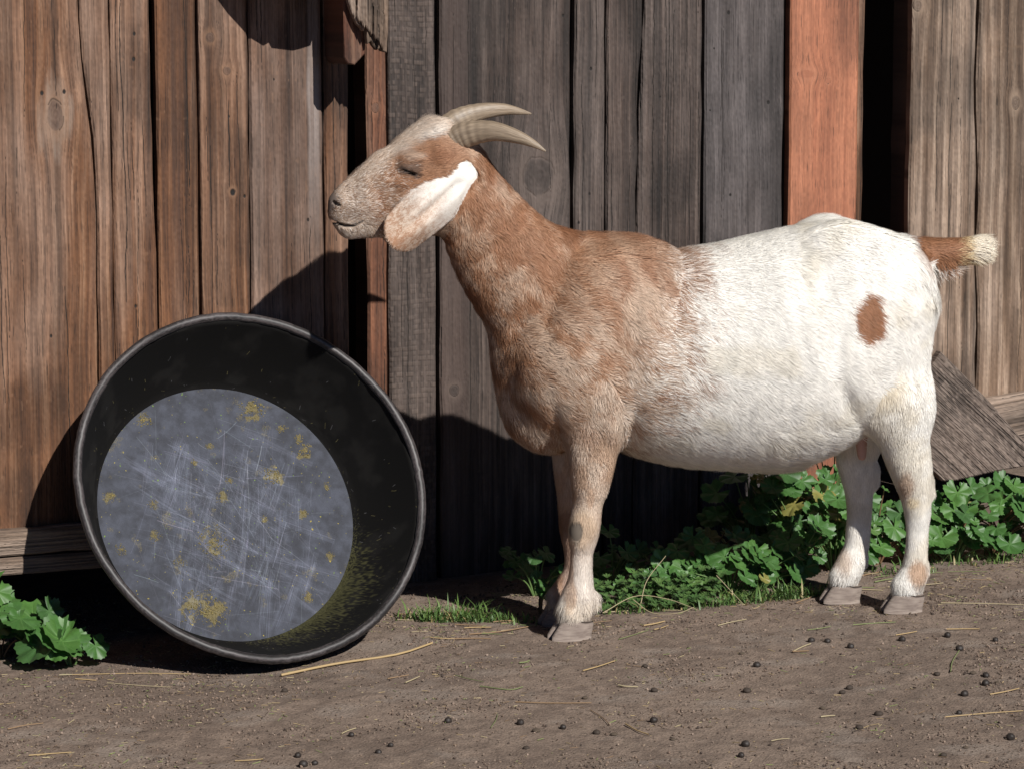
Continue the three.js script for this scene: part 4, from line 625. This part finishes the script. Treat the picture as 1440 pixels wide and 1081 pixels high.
// ---------------------------------------------------------------- weeds along the foot of the wall
const leafMap = (seed, base, vein) => {
  const N = 256; return dataTex(N, N, (d) => {
    for (let j = 0; j < N; j++) for (let i = 0; i < N; i++) {
      const x = i / N * 2 - 1, y = j / N * 2 - 1, q = Math.hypot(x, y), a = Math.atan2(x, y), f = fbm(i * 0.03 + seed, j * 0.03, 4), s = n2(i * 0.3 + seed, j * 0.3);
      let c = base.map((b) => b * (0.68 + 0.5 * f + 0.2 * s)), v = 0;
      for (let k = -3; k <= 3; k++) { const da = Math.abs(a - k * 0.78), w = 0.018 * (1.15 - q); if (da < 1) v = Math.max(v, 1 - ss(w * 0.4, w * 1.4, Math.abs(Math.sin(da)) * q)); const br = Math.abs(Math.sin((q * 13 - da * 7))) ; if (da < 0.39 && br < 0.09) v = Math.max(v, 0.35 * (1 - br / 0.09)); }
      c = mix3(c, vein, v * 0.5); const k = (j * N + i) * 4; d.set([srgb(c[0]), srgb(c[1]), srgb(c[2]), 255], k);
    }
  }, 4, true);
};
const leafMats = [[0.052, 0.135, 0.030], [0.068, 0.165, 0.034], [0.042, 0.105, 0.028], [0.085, 0.17, 0.04], [0.20, 0.19, 0.05]].map((b, i) => { const map = leafMap(i * 19.3, b, [b[0] * 2.1, b[1] * 1.7, b[2] * 2.2]); return new THREE.MeshPhysicalMaterial({ map, bumpMap: map, bumpScale: 0.0012, roughness: 0.48, transmission: 0.22, thickness: 0, specularIntensity: 0.8 }); });
const leafGeos = [0, 1, 2, 3].map((s) => {
  // rounded leaf with five to seven shallow lobes, a notch at the stalk, pleated along its veins; unit radius, stalk at the origin, tip towards +y
  const r = rng(300 + s), n = 44, pos = [0, 0, 0], uv = [0.5, 0.5], idx = [], lob = s % 2 ? 6 : 7, cupv = (r() - 0.35) * 0.5, side = (r() - 0.5) * 0.5;
  for (const q of [0.36, 0.72, 1]) for (let i = 0; i <= n; i++) {
    const a = (i / n * 2 - 1) * 2.75, lo = Math.abs(Math.cos(a * lob / 2 / 0.95)), R = (0.83 + 0.17 * lo ** 0.5) * (1 - 0.10 * (Math.abs(a) / 2.75) ** 2) * (1 + 0.05 * (r() - 0.5)) * (q === 1 ? (i % 2 ? 0.94 : 1.02) : 1) * q;
    const z = cupv * R * R + 0.17 * (lo - 0.6) * R + side * R * Math.sin(a) * R + 0.16 * R * (n2(s * 9 + Math.cos(a) * 2 * q, Math.sin(a) * 2 * q + 5) - 0.5) - 0.1 * R * R * R;
    pos.push(Math.sin(a) * R, Math.cos(a) * R, z); uv.push(0.5 + Math.sin(a) * R * 0.48, 0.5 + Math.cos(a) * R * 0.48);
  }
  const K = n + 1; for (let i = 0; i < n; i++) { idx.push(0, 1 + i + 1, 1 + i); for (let q = 0; q < 2; q++) { const a = 1 + q * K + i, b = a + K; idx.push(a, a + 1, b, a + 1, b + 1, b); } }
  const g = new THREE.BufferGeometry(); g.setAttribute('position', new THREE.Float32BufferAttribute(pos, 3)); g.setAttribute('uv', new THREE.Float32BufferAttribute(uv, 2)); g.setIndex(idx); g.computeVertexNormals(); return g;
});
const stemMat = std([0.10, 0.17, 0.05], 0.6), stemRed = std([0.17, 0.10, 0.05], 0.65);
const taper = (pts, r0, r1, sides = 5, segs = 7) => { const c = new THREE.CatmullRomCurve3(pts), g = new THREE.TubeGeometry(c, segs, 1, sides, false), p = g.attributes.position; for (let i = 0; i < p.count; i++) { const ring = Math.floor(i / (sides + 1)), t = ring / segs, o = c.getPointAt(t), k = mix(r0, r1, t); p.setXYZ(i, o.x + (p.getX(i) - o.x) * k, o.y + (p.getY(i) - o.y) * k, o.z + (p.getZ(i) - o.z) * k); } return g; };
function mallow(x, z, count, spread, high, seed, label, size = 0.032, lean = [0, 0.3]) {
  const t = thing('mallow_plant', label, 'weed', 'leafy weeds along the wall'), y = groundY(x, z), r = rng(seed); t.position.set(x, y, z);
  const stems = [];
  for (let i = 0; i < count; i++) {
    const a = r() * 6.283, q = Math.sqrt((i + 0.5) / count) * spread, hx = Math.cos(a) * q + lean[0] * high, hz = Math.sin(a) * q * 0.7 + lean[1] * high * 0.4, hy = Math.max(0.012, groundY(x + hx, z + hz) - y + 0.02 + high * (0.15 + 0.85 * r()) * (1 - 0.45 * q / spread));
    const s = size * (0.35 + 0.85 * r()), m = part('leaf', leafGeos[Math.floor(r() * 4)], leafMats[r() < 0.03 ? 4 : Math.floor(r() * r() * 4)], t);
    m.position.set(hx, hy, hz); m.scale.setScalar(s);
    // blade looks up and outwards to the light
    const nrm = new THREE.Vector3(0.35 + 0.9 * (r() - 0.5) + 0.5 * Math.cos(a), 0.9 + 0.4 * r(), 0.75 + 0.8 * (r() - 0.5)).normalize(), tip = new THREE.Vector3(Math.cos(a) + (r() - 0.5), -0.5 + 0.4 * (r() - 0.5), Math.sin(a) * 0.6 + 0.5 + (r() - 0.5)); tip.addScaledVector(nrm, -tip.dot(nrm)).normalize();
    m.quaternion.setFromRotationMatrix(new THREE.Matrix4().makeBasis(new THREE.Vector3().crossVectors(tip, nrm), tip, nrm));
    stems.push(taper([new THREE.Vector3(hx * 0.1, -0.004, hz * 0.1), new THREE.Vector3(hx * 0.45 + 0.01 * (r() - 0.5), hy * 0.62, hz * 0.4), new THREE.Vector3(hx, hy, hz)], 0.0022, 0.0012));
  }
  part('stems', mergeGeometries(stems), r() < 0.3 ? stemRed : stemMat, t).userData.kind = 'stuff';
  return t;
}
let sd = 700;
const RW = 'broad-leaved green mallow weed under the slanting broken board', MW = 'broad-leaved green mallow weed growing behind the goat\'s hind legs', BW = 'low round-leaved mallow weed in the shade under the goat\'s belly', LW = 'lobed mallow weed left of the tub at the red-brown panel', FW = 'small round-leaved mallow weed behind the goat\'s front leg';
for (const [x, z, n, sp, h] of [[0.91, -0.50, 17, 0.09, 0.13], [1.0, -0.56, 19, 0.10, 0.15], [1.10, -0.60, 19, 0.10, 0.17], [1.2, -0.62, 16, 0.11, 0.18], [0.93, -0.66, 14, 0.10, 0.17], [1.05, -0.72, 14, 0.10, 0.18]]) mallow(x, z, n + 5, sp, h * 0.9, sd++, RW, 0.030);
for (const [x, z, n, sp, h] of [[0.57, -0.36, 18, 0.09, 0.14], [0.66, -0.46, 18, 0.10, 0.18], [0.75, -0.50, 16, 0.09, 0.17], [0.60, -0.56, 14, 0.10, 0.24], [0.49, -0.30, 15, 0.09, 0.11], [0.83, -0.58, 13, 0.09, 0.19], [0.60, -0.68, 20, 0.09, 0.35], [0.68, -0.70, 20, 0.09, 0.35], [0.50, -0.64, 15, 0.09, 0.27], [0.575, -0.62, 22, 0.07, 0.36]]) mallow(x, z, n + 5, sp, h * 0.9, sd++, MW, 0.031);
for (const [x, z, n, sp, h] of [[0.43, -0.24, 15, 0.08, 0.10], [0.36, -0.28, 13, 0.08, 0.10], [0.28, -0.24, 11, 0.08, 0.08], [0.4, -0.42, 12, 0.10, 0.17], [0.2, -0.36, 12, 0.10, 0.14], [0.05, -0.34, 11, 0.10, 0.13]]) mallow(x, z, n + 3, sp, h * 0.9, sd++, BW, 0.027);
mallow(0.055, -0.16, 5, 0.04, 0.08, sd++, FW, 0.024);
for (const [x, z, n, sp, h] of [[-0.97, 0.02, 9, 0.06, 0.15], [-0.90, 0.05, 7, 0.06, 0.12], [-0.82, 0.11, 5, 0.06, 0.06]]) mallow(x, z, n + 2, sp, h, sd++, LW, 0.050);
{
  // grass and feathery ground weeds: blades nobody could count
  const blades = (name, label, category, spots, seed, mats, lenMul, group) => {
    const r = rng(seed), geos = [];
    for (const [cx, cz, n, rad] of spots) for (let i = 0; i < n; i++) {
      const a = r() * 6.283, q = Math.sqrt(r()) * rad, x = cx + Math.cos(a) * q * 1.6, z = cz + Math.sin(a) * q * 0.6, y = groundY(x, z) - 0.003, l = (0.008 + 0.045 * r() * r() + 0.012 * n2(x * 60, z * 60)) * lenMul, b = r() * 6.283, o = l * (0.25 + 1.0 * r()), w = 0.0009 + 0.0009 * r(), px = -Math.sin(b) * w, pz = Math.cos(b) * w;
      const P = [x - px, y, z - pz, x + px, y, z + pz, x + Math.cos(b) * o * 0.4 - px, y + l * 0.6, z + Math.sin(b) * o * 0.4 - pz, x + Math.cos(b) * o * 0.4 + px, y + l * 0.6, z + Math.sin(b) * o * 0.4 + pz, x + Math.cos(b) * o, y + l * (0.75 + 0.25 * r()), z + Math.sin(b) * o];
      const g = new THREE.BufferGeometry(), t = r(), c = mix3([0.055, 0.13, 0.028], [0.15, 0.24, 0.055], t); if (r() < 0.07) c.splice(0, 3, 0.36, 0.29, 0.13);
      g.setAttribute('position', new THREE.Float32BufferAttribute(P, 3)); g.setAttribute('color', new THREE.Float32BufferAttribute([...c, ...c, ...c, ...c, ...c], 3)); g.setIndex([0, 1, 2, 1, 3, 2, 2, 3, 4]); g.computeVertexNormals(); geos.push(g);
    }
    const m = top(name, mergeGeometries(geos), mats); return tag(m, label, category, group, 'stuff');
  };
  const gm = new THREE.MeshPhysicalMaterial({ vertexColors: true, roughness: 0.55, transmission: 0.25, thickness: 0 });
  blades('grass_tuft', 'short green grass tuft beside the tub rim', 'grass', [[-0.11, -0.14, 420, 0.045], [-0.06, -0.12, 160, 0.035], [-0.19, -0.16, 60, 0.03]], 51, gm, 0.95);
  blades('grass_tuft', 'short green grass under the goat beside its far hind hoof', 'grass', [[0.5, -0.20, 380, 0.05], [0.57, -0.20, 260, 0.04], [0.43, -0.16, 120, 0.04]], 52, gm, 0.8);
  blades('grass_tuft', 'thin grass at the edge of the weeds behind the front hooves', 'grass', [[0.22, -0.16, 220, 0.07], [0.05, -0.08, 40, 0.04], [0.33, -0.15, 150, 0.05], [0.0, -0.1, 30, 0.03]], 53, gm, 0.7);
  blades('grass_tuft', 'sparse grass along the weeds below the slanting board', 'grass', [[0.98, -0.48, 160, 0.08], [1.12, -0.54, 160, 0.08], [0.78, -0.40, 80, 0.06]], 54, gm, 0.8);
  // feathery small-leaved weed behind the near front leg
  const r = rng(88), geos = [], lobes = (x, y, z, s, yaw, tilt, c) => { for (let k = -2; k <= 2; k++) for (const h of [0.55, 1]) { const a = yaw + k * 0.55, l = s * h * (1 - 0.12 * Math.abs(k)), w = s * 0.13, dx = Math.cos(a), dz = Math.sin(a), P = [x, y, z, x + dx * l * 0.6 - dz * w, y + l * tilt * 0.6, z + dz * l * 0.6 + dx * w, x + dx * l * 0.6 + dz * w, y + l * tilt * 0.6, z + dz * l * 0.6 - dx * w, x + dx * l, y + l * tilt * 0.7, z + dz * l]; const g = new THREE.BufferGeometry(); g.setAttribute('position', new THREE.Float32BufferAttribute(P, 3)); g.setAttribute('color', new THREE.Float32BufferAttribute([...c, ...c, ...c, ...c], 3)); g.setIndex([0, 1, 2, 1, 3, 2]); g.computeVertexNormals(); geos.push(g); } };
  for (let i = 0; i < 330; i++) { const x = 0.14 + 0.27 * r(), z = -0.19 + 0.07 * r() - 0.1 * r() * r(), hgt = 0.008 + 0.05 * r() * ss(-0.12, -0.2, z); lobes(x, groundY(x, z) + hgt, z, 0.010 + 0.010 * r(), -1.57 + 2.6 * (r() - 0.5), 0.5 + 0.5 * r(), mix3([0.05, 0.12, 0.03], [0.11, 0.20, 0.05], r())); }
  tag(top('feathery_weed', mergeGeometries(geos), gm), 'low feathery green weed mat behind the goat\'s near front leg', 'weed', undefined, 'stuff');
}

// ---------------------------------------------------------------- droppings, straw, litter
{
  const spots = [[0.415, 0.272], [0.614, 0.253], [0.549, 0.193], [0.577, 0.205], [0.798, 0.195], [0.713, 0.208], [0.877, 0.248], [0.801, 0.32], [0.735, 0.501], [0.798, 0.497], [0.816, 0.522], [0.828, 0.567], [0.807, 0.578], [0.403, 0.549], [0.577, 0.561], [0.561, 0.594], [0.517, 0.696], [0.603, 0.756], [0.733, 0.77], [0.759, 0.656], [0.371, 0.923], [0.359, 0.991], [0.71, 0.991], [0.668, 1.04], [0.789, 0.938], [0.434, 0.378], [0.561, 0.843], [0.138, 0.8], [0.166, 0.81], [0.259, 0.863], [0.234, 0.742], [0.125, 0.549], [0.084, 0.758], [0.014, 0.717], [0.04, 0.769], [0.023, 0.881], [0.238, 0.328], [0.245, 0.519], [-0.265, 0.744], [-0.197, 0.82], [-0.215, 0.867], [-0.345, 0.858], [-0.314, 0.916], [-0.107, 0.676], [-0.402, 0.392], [-0.332, 0.922]];
  const r = rng(5), geos = [0, 1, 2].map((k) => { const g = new THREE.SphereGeometry(1, 14, 10), p = g.attributes.position; for (let i = 0; i < p.count; i++) { const x = p.getX(i), y = p.getY(i), z = p.getZ(i), s = 0.9 + 0.22 * n3(x * 2 + k * 9, y * 2, z * 2) + 0.06 * n3(x * 7, y * 7 + k, z * 7); p.setXYZ(i, x * s * 1.12, y * s, z * s); } g.computeVertexNormals(); return g; });
  const mats = [std([0.022, 0.016, 0.013], 0.6), std([0.04, 0.028, 0.02], 0.8), std([0.075, 0.055, 0.038], 0.9)];
  for (const [x, z] of spots) {
    const o = r() < 0.6 ? 0 : r() < 0.6 ? 1 : 2, s = 0.0056 * (0.75 + 0.45 * r()), flat = o === 2 ? 0.5 : o === 1 ? 0.75 : 0.95, m = top('goat_dropping', geos[Math.floor(r() * 3)], mats[o]);
    m.scale.set(s, s * flat, s); m.rotation.y = r() * 6.28; m.position.set(x, groundY(x, z) + s * flat * 0.55, z);
    tag(m, 'small round dark dropping lying on the bare earth', 'dropping', 'droppings on the earth');
  }
  const straws = [[[-0.421, 0.228], [-0.326, 0.184], [-0.21, 0.148], [-0.149, 0.082]], [[0.006, 0.573], [0.07, 0.589], [0.135, 0.596]], [[-0.081, 0.01], [-0.027, -0.004], [0.043, -0.04]], [[-0.807, 0.205], [-0.677, 0.202], [-0.588, 0.202]], [[-0.107, 0.048], [-0.04, 0.055]], [[0.76, 0.49], [0.798, 0.336]], [[0.801, 0.659], [0.856, 0.624]], [[0.507, 0.273], [0.545, 0.216]], [[0.507, 0.273], [0.536, 0.278]], [[0.825, -0.077], [0.925, -0.056], [0.977, -0.038]], [[0.804, 0.142], [0.863, 0.154]], [[0.551, 0.096], [0.597, 0.075]], [[-0.856, 0.606], [-0.801, 0.571]], [[-0.79, 0.791], [-0.722, 0.78]], [[-0.056, 0.441], [0, 0.478], [0.019, 0.461]], [[0.198, 0.11], [0.257, 0.036]], [[0.185, 0.476], [0.219, 0.488]], [[0.725, -0.306], [0.779, -0.344]], [[0.687, -0.351], [0.752, -0.409]], [[-0.227, -0.203], [-0.112, -0.164]], [[0.179, -0.135], [0.249, -0.147], [0.33, -0.117]], [[0.413, 0.908], [0.443, 0.9]], [[0.706, 0.798], [0.837, 0.774]], [[0.126, 0.357], [0.186, 0.284]], [[-0.222, 0.345], [-0.185, 0.319]], [[-0.189, 0.379], [-0.165, 0.339]], [[-0.101, 0.352], [-0.05, 0.416]], [[-0.445, 0.872], [-0.4, 0.871]], [[-0.282, 0.731], [-0.26, 0.697]], [[0.508, 0.753], [0.532, 0.748]], [[-0.223, -0.15], [-0.183, -0.145]], [[0.552, -0.136], [0.648, -0.252]], [[0.883, -0.38], [0.959, -0.355]], [[0.25, -0.004], [0.292, -0.033]], [[-0.732, 0.276], [-0.611, 0.326]], [[-0.035, 0.737], [-0.024, 0.647]], [[0.638, 0.077], [0.719, 0.068]], [[0.187, 0.753], [0.221, 0.829]], [[0.131, 0.646], [0.161, 0.748]], [[0.268, 0.038], [0.296, 0.006]], [[0.109, -0.033], [0.191, -0.055]], [[0.013, 0.279], [0.032, 0.265]], [[0.389, 0.025], [0.446, -0.014]], [[0.706, 0.171], [0.748, 0.149]]];
  { const q = rng(404); for (let i = 0; i < 46; i++) { const t = q(), x = -0.85 + 1.75 * t, z = 0.18 - 0.30 * (x + 0.85) * 1.05 + 0.10 * (q() + q() - 1), a = (q() - 0.5) * 1.4, l = 0.02 + 0.05 * q(); if (Math.abs(x - 0.1) < 0.06 || (x > -0.75 && x < -0.2)) continue; straws.push([[x, z], [x + Math.cos(a) * l, z + Math.sin(a) * l * 0.7]]); } }
  const sm = [std([0.38, 0.27, 0.13], 0.7), std([0.36, 0.30, 0.18], 0.75), std([0.24, 0.155, 0.085], 0.8), std([0.17, 0.20, 0.08], 0.75)];
  straws.forEach((pts, i) => {
    const rad = i === 0 ? 0.0026 : 0.0007 + 0.0008 * r(), vs = pts.map(([x, z], k) => new THREE.Vector3(x, groundY(x, z) + rad + 0.0015, z));
    if (vs.length === 2) vs.splice(1, 0, vs[0].clone().lerp(vs[1], 0.4 + 0.2 * r()).add(new THREE.Vector3((r() - 0.5) * 0.01, 0, (r() - 0.5) * 0.01)));
    const o = vs[0].clone(), g = taper(vs.map((v) => v.clone().sub(o)), rad, rad * 0.75, 6, 10), m = top('straw_stalk', g, sm[i === 0 ? 0 : Math.floor(r() * 4)]); m.position.copy(o);
    if (i === 0) tag(m, 'long thick golden straw lying in front of the tub rim', 'straw', 'straw on the earth');
    else tag(m, 'thin dry straw lying on the bare earth', 'straw', 'straw on the earth');
  });
  // bent dry stalks over the weed edge
  for (const pts of [[[0.175, 0.01, -0.10], [0.24, 0.035, -0.13], [0.30, 0.03, -0.12], [0.36, 0.012, -0.09]], [[0.25, 0.02, -0.13], [0.262, 0.06, -0.15], [0.30, 0.105, -0.17]], [[0.40, 0.06, -0.18], [0.425, 0.035, -0.15], [0.45, 0.012, -0.12]], [[0.235, 0.03, -0.12], [0.27, 0.01, -0.09], [0.32, 0.012, -0.07], [0.35, 0.02, -0.08]]]) {
    const m = top('dry_stalk', taper(pts.map((p) => new THREE.Vector3(p[0], p[1] + groundY(p[0], p[2]) * 0.6, p[2])), 0.0009, 0.0006, 6, 20), sm[1]); tag(m, 'thin bent dry stalk curving over the low weeds', 'stalk', 'dry stalks over the weeds');
  }
  // crumbs of earth and chopped straw
  const scatter = (name, geo, count, seed, cols, size, flat, dens) => {
    const q = rng(seed), inst = new THREE.InstancedMesh(geo, std([1, 1, 1], 0.95), count), M = new THREE.Matrix4(), Q = new THREE.Quaternion(), c = new THREE.Color();
    for (let i = 0; i < count; i++) {
      let x, z; do { x = -1.15 + 2.4 * q(); z = -0.5 + 1.85 * q(); } while (dens && q() > dens(x, z));
      const s = size(q); Q.setFromEuler(flat ? new THREE.Euler((q() - 0.5) * 0.3, q() * 6.28, (q() - 0.5) * 0.3) : new THREE.Euler(q() * 6, q() * 6, q() * 6)); M.compose(new THREE.Vector3(x, groundY(x, z) + s[1] * 0.3 + 0.0006, z), Q, new THREE.Vector3(...s)); inst.setMatrixAt(i, M);
      const k = cols[Math.floor(q() * cols.length)], v = 0.75 + 0.5 * q(); inst.setColorAt(i, c.setRGB(k[0] * v, k[1] * v, k[2] * v));
    }
    inst.name = name; inst.castShadow = inst.receiveShadow = true; scene.add(inst); inst.userData.kind = 'stuff'; return inst;
  };
  const clumpy = (x, z) => 0.15 + 0.85 * ss(0.42, 0.66, fbm(x * 7 + 20, z * 7, 3));
  tag(scatter('earth_crumbs', new THREE.DodecahedronGeometry(1, 0), 32000, 31, [[0.19, 0.135, 0.10], [0.13, 0.09, 0.068], [0.24, 0.18, 0.14], [0.07, 0.05, 0.04], [0.16, 0.12, 0.09]], (q) => { const s = 0.0005 + 0.0020 * q() ** 4; return [s * 1.3, s, s]; }, false, clumpy), 'loose crumbs of brown earth strewn over the ground', 'earth crumbs');
  tag(scatter('chaff', new THREE.BoxGeometry(1, 1, 1), 6500, 32, [[0.36, 0.27, 0.14], [0.42, 0.35, 0.2], [0.2, 0.13, 0.075], [0.2, 0.24, 0.085], [0.08, 0.055, 0.04], [0.06, 0.042, 0.032], [0.13, 0.09, 0.055]], (q) => [0.0025 + 0.014 * q() ** 2, 0.0007, 0.0006 + 0.0008 * q()], true, (x, z) => clumpy(x * 1.3, z) * (0.35 + 0.65 * Math.exp(-(((z + 0.05 + 0.3 * x) / 0.13) ** 2)))), 'chopped straw and chaff strewn over the earth', 'chaff');
}
renderer.render(scene, camera);
